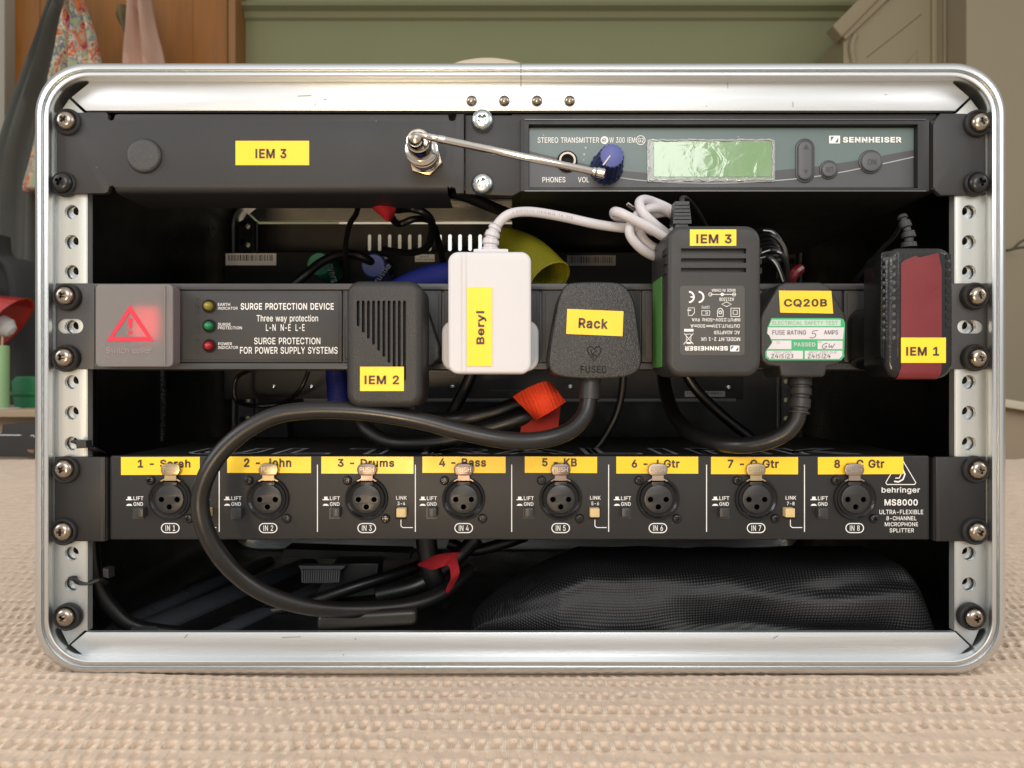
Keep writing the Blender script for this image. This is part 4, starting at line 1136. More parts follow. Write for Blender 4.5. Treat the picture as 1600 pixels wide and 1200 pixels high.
for box, s, tb in (((189, 714, 312, 742), "1 - Sarah", (215, 718, 297.5, 730.8)), ((355, 713.5, 486, 739), "2 - John", (381, 716, 455, 730)), ((502, 713.5, 646, 740), "3 - Drums", (527.5, 717, 616, 729.7)),
                   ((660, 713.5, 790, 739), "4 - Bass", (686, 716, 759.5, 729.5)), ((820, 713.5, 933, 739), "5 - KB", (847, 716, 901.5, 729)), ((963, 713.5, 1091, 740), "6 - J Gtr", (987, 718, 1062, 731)),
                   ((1111, 714, 1247, 741), "7 - G Gtr", (1137, 718, 1217, 731.5)), ((1278, 714, 1411.5, 741), "8 - C Gtr", (1303.5, 718, 1382, 731.5))):
    sticker(ms, box, s, tb, PD, ang=random.uniform(-.25, .25), bold=.030, name="name_sticker")
rack_screw(ms, 106, 732, rot=.2); rack_screw(ms, 104, 828.5, rot=1.3); rack_screw(ms, 1522, 733, rot=1.0); rack_screw(ms, 1521, 829, rot=.8)

# ------------------------------------------------------------------ plugs and adapters
def skew_body(mb, out, d0, d1, rf, holes=(), hd=.004, mi=0, segs=6, rb=1.0, hmi=None):
    mb.slab(out, d0, d1, mi, rf=rf, segs=segs, holes=holes, hd=hd, rb=rb, hmi=hmi)


def relief(parent, pts, r0, r1, nrib, m, name="strain_relief"):
    """ribbed cable boot along pts"""
    mb = MB()
    path = spline(pts, 10); N = len(path)
    mb.tube([tuple(p) for p in path], lambda t: (r0 + (r1 - r0) * t) * (.80 if (t * nrib) % 1 > .62 else 1.0), 0, 16, 1)
    # denser sampling for crisp ribs
    return mb.build(name, m, parent, ang=30)


# adapter with slatted front ("IEM 2")
a2 = thing("plug_adapter", "black slatted plug-in power adapter left of the white one in the power strip", "power adapter", P(600, 636, -.005), "plugs in the power strip")
fd = -.042
slots = [rrect(557.3 + 8.05 * i, 469.5, 561.9 + 8.05 * i, b, 2.2, 3) for i, b in enumerate((510, 519.5, 529, 538.5, 548, 557.5, 567, 576.5, 586, 595))]
mb = MB()
skew_body(mb, rrect(540, 438, 660, 637, 22, 8), fd, -.014, 13, slots, .0025, segs=8, rb=2, hmi=1)
bd = mb.build("body", [M['adapt'], M['deep']], a2)
mb = MB()
mb.slab([(538, 500), (556, 470), (640, 470), (668, 486), (686, 540), (686, 560), (672, 572), (560, 575), (538, 560)][::-1], -.015, -.003, 0, rf=3)
mb.build("plug_base", M['adapt'], a2)
sticker(a2, (562.5, 573, 631, 611), "IEM 2", (569.5, 586.5, 623.5, 600.5), fd - .0001)
mb = MB(); mb.slab(rrect(622, 634, 648, 650, 3, 3), -.030, -.018, 0); mb.build("cable_outlet", M['black'], a2)

# white adapter
aw = thing("plug_adapter", "white plug-in power adapter with a sideways yellow label", "power adapter", P(765, 584, -.005), "plugs in the power strip")
fd = -.040
mb = MB()
skew_body(mb, rrect(700, 393, 830, 584, 16, 8), fd, -.014, 5, segs=6, rb=2)
mb.build("body", M['white'], aw)
mb = MB()
for x in (721, 728): mb.slab(rect(x - .5, 396, x + .5, 582), fd - .0002, fd, 0)
mb.build("seam", mat("seam_shadow", (.50, .49, .50), .5), aw)
mb = MB(); mb.slab(rrect(690, 500, 842, 580, 20, 8), -.0145, -.003, 0, rf=4); mb.build("plug_base", M['white'], aw)
sticker(aw, (729.5, 448.5, 769, 572), "Beryl", (744, 486, 760, 538), fd - .0002, rot=90)
mb = MB(); mb.slab(rrect(740, 389, 794, 397, 2, 3), -.034, -.020, 0); mb.build("boot_plate", M['white'], aw)
relief(aw, [P(766, 393, -.028), P(767, 378, -.028), P(771, 362, -.028), P(776, 352, -.028)], .0046, .0029, 4, M['whitecable'])

wc = MB()
wr = .00235
wc.tube([P(771, 366, -.028), P(778, 350, -.028), P(793, 336, -.028), P(814, 331, -.027), P(840, 332, -.026), P(880, 339, -.024), P(930, 350, -.022), P(972, 356, -.020), P(1010, 358, -.016), P(1045, 366, -.012)], wr, 0, 14)
wc.tube([P(1045, 366, -.012), P(1062, 352, -.010), P(1050, 330, -.012), P(1022, 316, -.016), P(1006, 312, -.022), P(999, 318, -.026), P(1006, 334, -.028), P(1022, 350, -.026), P(1042, 366, -.018), P(1060, 385, -.010)], wr, 0, 14)
wc.tube([P(1060, 385, -.010), P(1040, 372, -.022), P(1018, 358, -.028), P(990, 343, -.030), P(970, 333, -.030), P(960, 331, -.026), P(963, 338, -.020), P(985, 345, -.012), P(1020, 362, -.008)], wr, 0, 14)
wc.tube([P(1058, 340, -.006), P(1035, 327, -.014), P(1014, 326, -.020), P(996, 336, -.024), P(985, 352, -.026), P(985, 368, -.026), P(998, 385, -.024), P(1015, 397, -.020), P(1035, 405, -.012)], wr, 0, 14)
wc.tube([P(1054, 330, -.004), P(1030, 333, -.010), P(1006, 340, -.014), P(997, 352, -.016), P(1004, 372, -.018), P(1020, 386, -.016), P(1040, 392, -.008)], wr, 0, 14)
wco = wc.build("white_cable", M['whitecable'])
pm = MB()
path = spline([P(793, 336, -.028), P(814, 331, -.027), P(840, 332, -.026), P(880, 339, -.024), P(930, 350, -.022)], 30)
rr_ = random.Random(4)
i = 14
while i < len(path) - 22:
    for z0, z1 in ((-.0006, .0005),) if rr_.random() < .6 else ((.0001, .0005), (-.0006, -.0003)):
        q, q2 = path[i], path[i + 1]
        o_ = Vector((0, -wr - .00006, 0))
        pm.add([q + o_ + Vector((0, 0, z0)), q2 + o_ + Vector((0, 0, z0)), q2 + o_ + Vector((0, 0, z1)), q + o_ + Vector((0, 0, z1))], [(0, 1, 2, 3)], 0)
    i += rr_.choice((2, 2, 3, 5))
pm.build("printed_marks", mat("faint_cable_print", (.30, .29, .31), .5), wco)
tag(wco, "white cable arching from the white adapter into a bundled coil beside the grey-lettered adapter", "cable")
mb = MB()
mb.lathe(P(1000, 333, -.012), [(.0012, 0), (.0012, .0085), (.0010, .0087), (.0007, .0087), (.0007, .004)], 0, 16, axis=P(983, 321, -.014) - P(1000, 333, -.012))
mb.build("barrel_plug", M['nickel'], wco)

# moulded mains plug ("Rack") with its thick lead
pk = thing("mains_plug", "speckled black mains plug with a tilted yellow label and a thick black lead", "mains plug", P(925, 590, -.005), "plugs in the power strip")
fd = -.030
mb = MB()
out = smooth_poly([(900, 441), (958, 441), (976, 447), (989, 466), (995, 495), (1001, 540), (1003, 562), (997, 579), (975, 589), (925, 592), (880, 589), (862, 581), (857, 565), (861, 530), (868, 490), (874, 464), (883, 447)], 4)
skew_body(mb, out, fd, -.004, 3.2, segs=5, rb=1)
mb.build("body", M['spark'], pk)
sticker(pk, (885.5, 484.5, 973.5, 523.5), "Rack", (904, 497.5, 950, 513.5), fd - .0001, ang=2.4)
mb = MB(); ed = fd - .0001
mb.text("FUSED", (907, 571.5, 948, 583), ed, 0, bold=.015)
hp = [(928, 564), (919, 551), (917.5, 545), (921, 541.5), (926, 542.5), (928.5, 546), (931, 542.5), (936, 541.5), (939.5, 545), (938, 551)]
mb.line(hp, 2.2, ed, 0, True)
mb.line([(923, 547), (928, 560)], 1.8, ed - .00004, 0); mb.line([(933, 547), (926, 553), (932, 556)], 1.8, ed - .00008, 0)
mb.build("engraving", M['deep'], pk)
mb = MB()
mb.tube([P(923, 584, -.020), P(922, 600, -.021), P(921, 624, -.022)], lambda t: .0053 - .0004 * t, 0, 20, 4); mb.build("cable_neck", M['adapt2'], pk)
mb = MB()
mb.tube([P(921, 620, -.022), P(915, 645, -.024), P(897, 668, -.027), P(868, 682, -.030), P(825, 689, -.032), P(780, 686, -.034), P(720, 674, -.035), P(655, 657, -.036), P(590, 646, -.036), P(530, 641, -.036), P(475, 642, -.036), P(428, 650, -.036),
         P(385, 672, -.036), P(349, 703, -.036), P(324, 740, -.036), P(313, 780, -.035), P(319, 822, -.034), P(340, 864, -.031), P(375, 902, -.026), P(420, 930, -.020), P(480, 948, -.010), P(545, 953, .005), P(610, 950, .02), P(660, 940, .032), P(700, 920, .045), P(735, 890, .06)], .0042, 0, 18, 8)
tag(mb.build("power_lead", M['rubber']), "thick black lead looping from the speckled mains plug down in front of the splitter", "cable", "black cables in the rack")

# big adapter with vents ("IEM 3")
a3 = thing("plug_adapter", "large black plug-in power adapter with upside-down printed rating plate and vents", "power adapter", P(1110, 590, -.005), "plugs in the power strip")
fd = -.050
mb = MB()
vents = [rect(1064, y0, 1166, y1) for y0, y1 in ((388, 396.5), (403.5, 411), (418.5, 425.5))]
skew_body(mb, rrect(1043, 352, 1190, 588, 24, 8), fd, -.012, 9, vents, .003, segs=7, rb=2, hmi=1)
mb.build("body", [M['adapt2'], M['black']], a3)
for y0, y1 in ((387, 397), (402.5, 411.5), (417.5, 426.5)):
    for xa, xb in ((1041, 1049), (1184, 1192)):
        mb = MB()
        q0, q1 = P(xa, y0, fd), P(xb, y1, fd)
        mb.box((q0.x, fd - .0002 + (.0015 if 1 else 0), q0.z), (q1.x, fd + .009, q1.z)); mb.build("corner_vent", M['deep'], a3)
mb = MB(); mb.slab(rrect(1040, 420, 1180, 560, 10), -.0125, -.003, 0); mb.build("plug_base", M['adapt2'], a3)
mb = MB()
gx = P(1043, 0, fd).x - .0003
k_ = (D - .028) / D
gz0, gz1 = P(0, 436, -.030).z, P(0, 574, -.030).z
mb.box((gx, -.0385, gz0), (gx + .0002, -.0165, gz1)); mb.build("green_sticker", M['green'], a3)
sticker(a3, (1078, 358.5, 1150.5, 384), "IEM 3", (1088, 366, 1143.5, 380.5), fd - .0001)
mb = MB(); mb.slab(rrect(1062.5, 446.5, 1163.5, 555, 5, 4), fd - .00015, fd, 0)
rp = mb.build("rating_plate", mat("brownish_grey_plate", (.058, .055, .051), .42, rvar=.04, var=(60, .08)), a3)
t = MB(); ld = fd - .00028
for s, b_, bo in (("MADE IN CHINA", (1112, 451.3, 1149, 456), 0), ("A31330B", (1124, 465, 1147, 470.3), 0), ("130°C", (1096, 478, 1109, 482), 0), ("INPUT:230V~50Hz 9VA", (1081, 497, 1156.5, 502.3), .006),
                  ("OUTPUT:13V    300mA", (1079, 506.6, 1156, 512), .006), ("AC ADAPTER", (1115.5, 516.7, 1156, 522.2), .006), ("MODEL:NT 2-1 UK", (1095, 527, 1156.5, 532.8), .006), ("SENNHEISER", (1070, 540.8, 1137.5, 547.8), .03)):
    t.text(s, b_, ld, 0, rot=180, bold=bo)
for y in (508.4, 510.2): t.line([(1103.5, y), (1113.5, y)], .8, ld, 0)
t.sheet(rect(1141, 540, 1155, 549), ld, 0)
t.sheet([(1142.3, 541.2), (1147, 541.2), (1142.3, 547)], ld - .0001, 1); t.sheet([(1153.7, 547.8), (1149, 547.8), (1153.7, 542)], ld - .0001, 1)
t.line([(1110, 460), (1150, 460)], .9, ld, 0)
for x in (1110, 1147): t.line(circle(x, 460, 2.6, 14), .8, ld, 0, True)
t.sheet(circle(1128.5, 460, 2.6, 14), ld - .0001, 0)
t.line([(1127.5, 475.3), (1135.3, 471.7), (1143, 475.3), (1135.3, 479)], 1, ld, 0, True)
t.line(rect(1142, 481.5, 1155.5, 494.5), 1.1, ld, 0, True); t.line(rect(1145.5, 484.8, 1152, 491.2), 1.0, ld, 0, True)
t.line([(1121, 494.5), (1121, 486), (1123, 482.5), (1125.5, 481.5), (1128, 482.5), (1130, 486), (1130, 494.5)], 1, ld, 0, True); t.line(circle(1125.5, 488, 2.3, 12), 1, ld, 0, True)
t.line([(1096.5, 485.5), (1109, 485.5), (1109, 492.5), (1096.5, 492.5)], .9, ld, 0, True); t.line([(1102, 487.5), (1105.5, 487.5), (1105.5, 490.5), (1102, 490.5)], .8, ld, 0)
t.line([(1075.5, 481), (1085, 481), (1085, 489), (1081, 493), (1075.5, 493)], .9, ld, 0, True); t.sheet(rect(1074, 484, 1080, 485.5), ld, 0)
for cx, a0 in ((1076, 1), (1091, 0)):
    arc = [(cx + 8.3 * math.cos(math.radians(a)), 464 + 8.3 * math.sin(math.radians(a))) for a in range(-85, 86, 17)]
    t.line(arc, 2.6, ld, 0)
t.line([(1079, 464), (1084, 464)], 2, ld, 0)
t.sheet(rect(1069, 514, 1083.5, 518), ld, 0)
t.line([(1069, 521), (1083.5, 538)], .9, ld, 0); t.line([(1083.5, 521), (1068, 538)], .9, ld, 0)
t.line([(1072, 522), (1080, 522), (1079, 537), (1073, 537)], 1.0, ld, 0, True); t.line([(1072, 535.5), (1080.5, 535.5)], 1.8, ld, 0)
t.build("plate_lettering", [M['whiteink'], M['slate2']], rp)
mb = MB()
c0, c1 = P(1063, 352, -.024), P(1063, 319, -.024)
for i in range(6):
    z = c0.z + (c1.z - c0.z) * i / 6
    w = .0044 - .0002 * i
    mb.box((c0.x - w, c0.y - .004, z), (c0.x + w, c0.y + .004, z + .0021))
mb.box((c0.x - .003, c0.y - .003, c0.z - .002), (c0.x + .003, c0.y + .003, c1.z))
mb.build("strain_relief", M['black'], a3)
mb = MB()
for off in (0, .0016):
    mb.tube([Vector((c1.x + off, c1.y, c1.z - .002)), P(1066 + off * 900, 309, -.022), P(1078, 314, -.012), P(1092, 332, .0), P(1110, 360, .012), P(1140, 372, .02), P(1180, 362, .02), P(1205, 366, .012), P(1219, 384, .006), P(1224, 410, .006), P(1219, 436, .010)], .0010, 0, 8)
for (pts) in ([(1180, 372, .012), (1206, 368, -.004), (1224, 386, -.006), (1228, 415, -.004), (1224, 445, .004)], [(1180, 400, .012), (1202, 392, -.006), (1220, 396, -.010), (1230, 420, -.006), (1226, 450, 0)],
              [(1182, 405, .006), (1200, 402, -.010), (1214, 415, -.012), (1224, 440, -.008)], [(1180, 362, .015), (1200, 360, .0), (1216, 372, -.004), (1226, 398, -.002), (1228, 440, .002)]):
    mb.tube([P(*p) for p in pts], .0013, 0, 8)
for i_ in range(7):
    o_ = i_ * 2.3
    mb.tube([P(1170, 380 + o_ * 2, .018), P(1196 + o_, 366 + o_ * 3, .012 - .002 * i_), P(1216 + o_ * .8, 380 + o_ * 2, .006 - .001 * i_), P(1229 - o_ * .3, 408 + o_, .006), P(1226 - o_, 446, .012)], .0012, 0, 8)
wire = mb.build("thin_flex", M['rubber2'])
tag(wire, "thin black twin flex coiled beside the big vented adapter", "cable", "black cables in the rack")
mb = MB()
for pts in ([(1186, 397, -.005), (1204, 391, -.0082), (1221, 395.5, -.0122)], [(1188, 403, -.006), (1202, 402.5, -.0118), (1214, 415.5, -.0138), (1223.5, 440, -.0098)], [(1193, 360, -.001), (1206, 362, -.004), (1214, 370, -.0058)]):
    mb.tube([P(*p) for p in pts], .00034, 0, 6)
mb.build("white_stripe", mat("pale_stripe", (.34, .36, .36), .5), wire)

# angular plug with the safety-test sticker
pq = thing("mains_plug", "black mains plug carrying a green and white electrical safety test sticker", "mains plug", P(1255, 588, -.005), "plugs in the power strip")
fd = -.028
mb = MB()
out = [(1228, 441), (1282, 441), (1294, 446), (1301, 456), (1320, 488), (1323, 496), (1323, 548), (1319, 562), (1308, 570), (1293, 573), (1290, 586), (1286, 589), (1224, 589), (1220, 586), (1218, 573), (1200, 571), (1191, 564), (1188, 550), (1188, 498), (1191, 488), (1210, 456), (1217, 446)]
skew_body(mb, out[::-1], fd, -.004, 4.5, segs=5, rb=1)
mb.build("body", M['adapt2'], pq)
sticker(pq, None, "CQ20B", (1225, 467, 1292.5, 480), fd - .0001, pts=[(1217, 454), (1299, 454.5), (1302, 490), (1219, 488.5)])
mb = MB(); sd = fd - .0001
st = [(1205.5, 497), (1312, 497), (1318, 499), (1320.5, 505), (1319, 552), (1319.5, 557), (1314, 563), (1202, 563), (1196, 559), (1195.5, 550), (1206, 535), (1201.5, 524), (1198, 521), (1199, 512)]
mb.slab(st[::-1], sd - .0001, sd, 0)
ss = mb.build("safety_sticker", M['safegreen'], pq)
t = MB(); a = sd - .0002; b = sd - .0003
t.sheet([(1206, 499.5), (1313.5, 499.5), (1313.5, 509.5), (1201.5, 509.5)], a, 3)
t.sheet([(1200, 511.5), (1319, 511.5), (1317, 530), (1205, 530), (1202, 524), (1199, 521)], a, 1)
t.sheet([(1207, 532), (1236.5, 532), (1236.5, 545.5), (1199.5, 545.5), (1206, 537)], a, 1); t.sheet(rect(1277.5, 532.5, 1316.5, 545.5), a, 1)
t.sheet([(1198, 548), (1254.5, 548), (1254.5, 560.8), (1203, 560.8), (1198, 556)], a, 1); t.sheet([(1257.5, 548), (1316, 548), (1316, 556), (1311, 560.8), (1257.5, 560.8)], a, 1)
t.text("ELECTRICAL SAFETY TEST", (1207, 501.3, 1309, 507.5), b, 4, bold=.004)
t.text("FUSE RATING", (1207, 516, 1259.5, 523), b, 2, bold=.004); t.text("AMPS", (1287.5, 516, 1309.5, 522.7), b, 2, bold=.004)
t.text("PASSED", (1240.5, 535, 1274, 541.5), b, 1, bold=.02)
t.text("I.D.", (1213, 533.5, 1219, 536.5), b, 4); t.text("BY", (1279, 533.2, 1285, 536.2), b, 4)
t.text("TEST DATE", (1209, 548.8, 1237, 552), b, 4); t.text("NEXT TEST DUE", (1264, 548.8, 1307.5, 552.2), b, 4)


def pen(strokes, w=.9):
    for s in strokes:
        if len(s) > 2:
            s = [(p.x, p.y) for p in spline([Vector(q) for q in s], 4)]
        t.line(s, w, b - .0001, 2)


pen([[(1278, 516.3), (1271, 517)], [(1271, 517), (1269, 521), (1274, 521.5), (1274.5, 525), (1270, 528), (1265.5, 527)]])
pen([[(1293, 536), (1287, 538), (1285, 543), (1289, 544.2), (1292, 541), (1288.5, 541)], [(1296, 537), (1295.5, 543), (1299, 540), (1300, 543.5), (1304.5, 537)]])


def digits(x, y, s):
    G = {'2': [[(0, 1), (2.5, 0), (4, 1.5), (0, 6), (5, 6)]], '4': [[(2.5, 0), (0, 4), (5, 4)], [(4, 1.5), (3.2, 6.5)]], '/': [[(1.5, 0), (0.8, 6.5)]], '5': [[(4.5, 0), (1.2, .4)], [(1.2, .4), (.6, 2.6), (3.4, 3), (3, 5.6), (0, 6)]], '3': [[(.5, .4), (3.6, 1), (1.4, 2.8), (3.8, 4.6), (0, 6)]]}
    for ch in s:
        pen([[(x + p * .92, y + q) for p, q in st_] for st_ in G[ch]], .85)
        x += 3.3 if ch == '/' else 6.0


digits(1205.5, 553.2, "24/5/23"); digits(1262.5, 553.2, "24/5/24")
t.build("sticker_print", [M['safegreen'], M['safewhite'], mat("pen_and_print", (.06, .05, .06), .5), M['palegreen'], mat("pale_print", (.25, .40, .32), .5)], ss)
mb = MB()
path = [P(1250, 586, -.016), P(1250, 600, -.017), P(1250, 620, -.018), P(1248, 646, -.019)]
pp = spline(path, 14)
mb.tube([tuple(p) for p in pp], lambda t_: (.0060 - .0010 * t_) * (.84 if ((t_ * 4.2) % 1) > .7 else 1.0), 0, 18, 1)
mb.build("strain_relief", M['adapt2'], pq, ang=30)
mb = MB()
mb.tube([P(1248, 640, -.019), P(1243, 658, -.019), P(1225, 678, -.018), P(1190, 692, -.014), P(1150, 696, -.008), P(1110, 690, .004), P(1075, 672, .02), P(1052, 645, .04), P(1040, 610, .06), P(1035, 570, .08)], .0041, 0, 16, 8)
tag(mb.build("power_lead", M['rubber']), "black lead curling back from the safety-tested mains plug into the dark case", "cable", "black cables in the rack")

# shiny adapter with the red tape ("IEM 1")
a1 = thing("plug_adapter", "shiny black plug-in power adapter with a wide red tape strip at the right end", "power adapter", P(1435, 592, -.005), "plugs in the power strip")
fd = -.042
mb = MB()
out = rrect(1384, 386, 1492, 592, 26, 8)
skew_body(mb, out, fd, -.020, 11, segs=7, rb=3)
bd1 = mb.build("body", M['gloss'], a1)
mb = MB(); mb.slab(rrect(1350, 478, 1480, 576, 22, 6)[:], -.021, -.003, 0, rf=4); mb.build("plug_base", M['gloss'], a1)
fx = P(1405, 0, fd).x


def flank(mb):
    """tilt a piece so that it faces half left, like the adapter's sloping flank"""
    mb.v = [(x, y + max(0, fx - x) * .62, z + max(0, fx - x) * 0) for x, y, z in mb.v]


mb = MB(); mb.slab(rrect(1383.5, 391, 1405, 560, 5, 4), fd - .0006, fd + .006, 0, rf=1.5, segs=3); flank(mb); mb.build("grip_flank", M['gloss'], a1)
for i in range(11):
    y = 399 + 12.4 * i
    mb = MB(); mb.slab(pill(1386, y, 1403, y + 9.2, 5), fd - .0020, fd + .004, 0, rf=3, segs=4); flank(mb); mb.build("grip_rib", mat("glossy_rib", (.045, .045, .045), .28) if i == 0 else bpy.data.materials["glossy_rib"], a1)
for i in range(9):
    y = 397 + 13.3 * i
    mb = MB(); mb.slab(rrect(1478.5, y, 1486, y + 8, 1, 2), fd - .0003, fd + .001, 0); mb.build("grip_slot", M['deep'], a1)
# tape follows the rounded lower edge
mb = MB()
kx = S * (D + fd) / D
top = [(1408, 411), (1417, 405), (1425, 402), (1430, 399.5), (1436, 402.5), (1446, 400), (1458, 397), (1466, 395)]
xs = [(x - 800) * kx for x, _ in top]
rf_ = 11 * kx; zb = (600 - 592) * kx
rows = [[((x - 800) * kx, fd - .0002, (600 - y) * kx) for x, y in top]]
for yy in (420, 450, 480, 510, 540, 560, 575):
    rows.append([((1407.5 + (1471 - 1407.5) * j / 7 - 800) * kx, fd - .0002, (600 - yy) * kx) for j in range(8)])
for i in range(0, 8):
    a = math.pi / 2 * i / 7
    rows.append([((1405 - i * .4 + (1470 - 1405) * j / 7 - 800) * kx, fd + rf_ * (1 - math.cos(a)) - .0002 * math.cos(a), zb + rf_ * (1 - math.sin(a)) - .0002 * math.sin(a)) for j in range(8)])
rows.append([(x, fd + .016, z) for x, y, z in rows[-1]])
mb.loft(rows, 0, False, False, closed=False)
mb.build("red_tape", M['redtape'], a1)
sticker(a1, (1408, 527.5, 1478, 567), "IEM 1", (1416, 542, 1467.5, 555.8), fd - .0004)
mb = MB()
pp = spline([P(1420, 386, -.030), P(1419, 366, -.030), P(1412, 345, -.029), P(1409, 336, -.028)], 14)
mb.tube([tuple(p) for p in pp], lambda t_: (.0036 - .0016 * t_) * (.62 if ((t_ * 4.0) % 1) > .6 else 1.0), 0, 14, 1)
mb.build("strain_relief", M['blackm'], a1, ang=30)
mb = MB(); mb.tube([P(1410, 340, -.028), P(1408, 350, -.020), P(1395, 372, -.012), P(1375, 392, -.004), P(1352, 420, .008), P(1338, 436, .016), P(1325, 455, .03)], .0011, 0, 8)
tag(mb.build("thin_flex", M['rubber2']), "thin black flex dropping from the top of the red-taped adapter", "cable", "black cables in the rack")

# ------------------------------------------------------------------ inside the case
vp = thing("vented_rack_panel", "black rear rack panel with a row of upright vent slots letting light through", "rack panel", P(808, 393, .252))
mb = MB()
sl = [pill(574.6 + 15.72 * i, 366, 579.8 + 15.72 * i, 392, 4) for i in range(24)]
mb.slab(rect(402, 350, 1214, 400), .252, .2535, 0, holes=sl)
mb.build("panel_face", M['black'], vp)
lp = thing("blank_rack_panel", "plain black rear rack panel low in the case behind the splitter", "rack panel", P(808, 829, .252))
mb = MB(); mb.slab(rect(402, 402, 1214, 829), .252, .2535, 0); mb.build("panel_face", M['black'], lp)
mb = MB(); mb.slab([(404, 590), (448, 590), (444, 620), (452, 700), (404, 700)][::-1], .235, .251, 0); mb.build("grey_flange", M['grey'], lp)

eq = thing("rear_equipment", "black equipment box deep in the case with barcode stickers and coloured plugs in front", "audio equipment", P(755, 622, .16))
mb = MB()
mb.slab(rect(350, 394, 1162, 624), .16, .25, 0, rf=1.5, segs=2, k0=.16)
mb.build("body", M['panel2'], eq)
mb = MB(); mb.slab(rect(474, 622.5, 1150, 628), .157, .162, 0, rf=1.5, segs=2); mb.build("front_lip", M['ribgrey'], eq)  # lower lip; the edge highlight is put into its paler grey


def barcode(parent, x0, y0, x1, y1, d, m, num=True):
    mb = MB(); mb.slab(rect(x0, y0, x1, y1), d - .0002, d, 0); st = mb.build("barcode_sticker", m, parent)
    t = MB(); x = x0 + 4
    rnd = random.Random(int(x0))
    while x < x1 - 5:
        w = rnd.choice((.7, .7, 1.3, 2.0)); t.sheet(rect(x, y0 + 2, min(x + w, x1 - 4), y1 - (7 if num else 4)), d - .0004, 0); x += w + rnd.choice((.8, 1.2, 1.9))
    t.build("bars", M['ink'], st)


barcode(eq, 352.5, 396, 431.5, 414.5, .16, M['paper'])
barcode(eq, 886, 399, 962, 415, .16, M['dimpaper'], False)
mb = MB(); mb.slab(rect(648.5, 397.5, 679, 409), .1597, .16, 0); sl_ = mb.build("small_label", M['paper'], eq)
t = MB(); t.text("RS20 decoding", (651, 404, 677, 407.5), .1595, 0); t.text("FP912", (656, 399.5, 670, 402.5), .1595, 0); t.build("lettering", M['ink'], sl_)
barcode(eq, 1070, 611, 1133, 620, .1595, M['dimpaper'], False)
t = MB(); t.text("ENGINEERED IN ENGLAND", (766, 608.6, 822, 611.4), .1592, 0); t.text("Made in China", (796, 613, 822, 616), .1592, 0)
t.line(rrect(668, 579, 711, 589, 2, 2), .8, .1592, 0, True); t.text("WARNING", (673, 582, 705, 586), .1592, 0)
t.build("lettering", M['dimink'], eq)
for x in (428, 487, 707, 891, 1138):
    flat_screw("case_screw", eq, x, 604 if x != 1138 else 605, .16, 4, M['zinc'], .5, .002)
# jack plugs with coloured caps
for nm, x, y, m, tx, ang in (("green", 518, 425, 'greencap', "reverse", 75), ("blue", 597.5, 427, 'bluecap', "rustler", -52)):
    jp = thing("cable_plug", "%s-capped cable plug just above the power strip, inside the case" % nm, "cable plug", P(x, y, .12), "coloured plugs")
    mb = MB(); k = S * (D + .12) / D
    mb.lathe(P(x, y, .155), [(20 * k, 0), (20 * k, .030), (19 * k, .034), (17 * k, .0352), (.0001, .0352)], 0, 30); mb.build("cap", M[m], jp)
    t = MB(); t.text(tx[:6], (x - 17, y - 5, x + 17, y + 4), .1193, 0, ang=ang if nm == "green" else ang); t.build("lettering", mat("pale_cap_print_" + nm, (.16, .25, .24) if nm == "green" else (.30, .32, .45), .5), jp)
    mb = MB(); mb.slab(circle(x - (0 if nm == "blue" else 2), y - 24, 11, 20, 5.5), .14, .158, 0, rf=4); mb.build("metal_ring", M['nickel'], jp)
mb = MB()
mb.tube([P(450, 452, .10), P(475, 432, .10), P(500, 411, .105), P(528, 399, .11), P(555, 398, .115), P(578, 408, .12), P(610, 425, .14)], .0030, 0, 12)
tag(mb.build("signal_cable", M['rubber2']), "black cable arching between the green-capped and blue-capped plugs", "cable", "black cables in the rack")


def cable(label, pts, r, m='rubber2', flat=1.0):
    mb = MB(); mb.tube([P(*p) for p in pts], r, 0, 12, 8)
    return tag(mb.build("signal_cable", M[m]), label, "cable", "black cables in the rack")


cable("thin black cable hanging left of the red strap under the top panel", [(560, 296, .05), (560, 318, .06), (556, 335, .07), (545, 355, .08), (540, 400, .10), (548, 470, .12)], .0017)
cable("black cable looping out of the red strap under the top panel", [(575, 306, .03), (610, 326, .04), (640, 326, .05), (662, 332, .05), (675, 350, .06), (668, 385, .08), (640, 395, .1), (600, 390, .12)], .0023)
cable("second black cable below the red strap, running down behind the white adapter", [(600, 318, .04), (612, 340, .05), (624, 350, .06), (650, 342, .06), (676, 350, .08), (690, 400, .1), (700, 450, .12)], .0021)
cable("black lead slanting down from the screwed bracket of the top panel", [(700, 300, .02), (730, 308, .03), (765, 322, .04), (800, 336, .06), (830, 345, .1)], .0032)
cable("thin looped cable beside the left rear rail under the power strip", [(400, 575, .12), (372, 588, .13), (366, 610, .13), (372, 628, .13), (400, 634, .12), (440, 630, .12), (468, 610, .1), (482, 580, .1)], .0014)
cable("thick black cable pair entering the orange strap from the left, upper one", [(840, 625, .03), (810, 632, .03), (770, 645, .03), (720, 655, .032), (660, 655, .05), (600, 650, .08)], .0046)
cable("black cable entering the orange strap from the left, lower one", [(850, 640, .022), (810, 655, .020), (760, 670, .022), (700, 688, .026), (640, 694, .03), (600, 688, .035), (570, 668, .04), (555, 640, .05)], .0043)
cable("black cable curving down at the right of the speckled plug", [(975, 560, .06), (972, 610, .06), (962, 650, .06), (940, 690, .06), (925, 705, .06)], .0022)
cable("slanting black cable crossing the dark equipment under the vented adapter", [(1060, 560, .1), (1085, 605, .1), (1130, 650, .1), (1180, 690, .1), (1210, 720, .1)], .0034)
cable("black cable hanging behind the white adapter below the power strip", [(745, 560, .12), (730, 600, .12), (705, 650, .12), (690, 690, .12)], .0040)
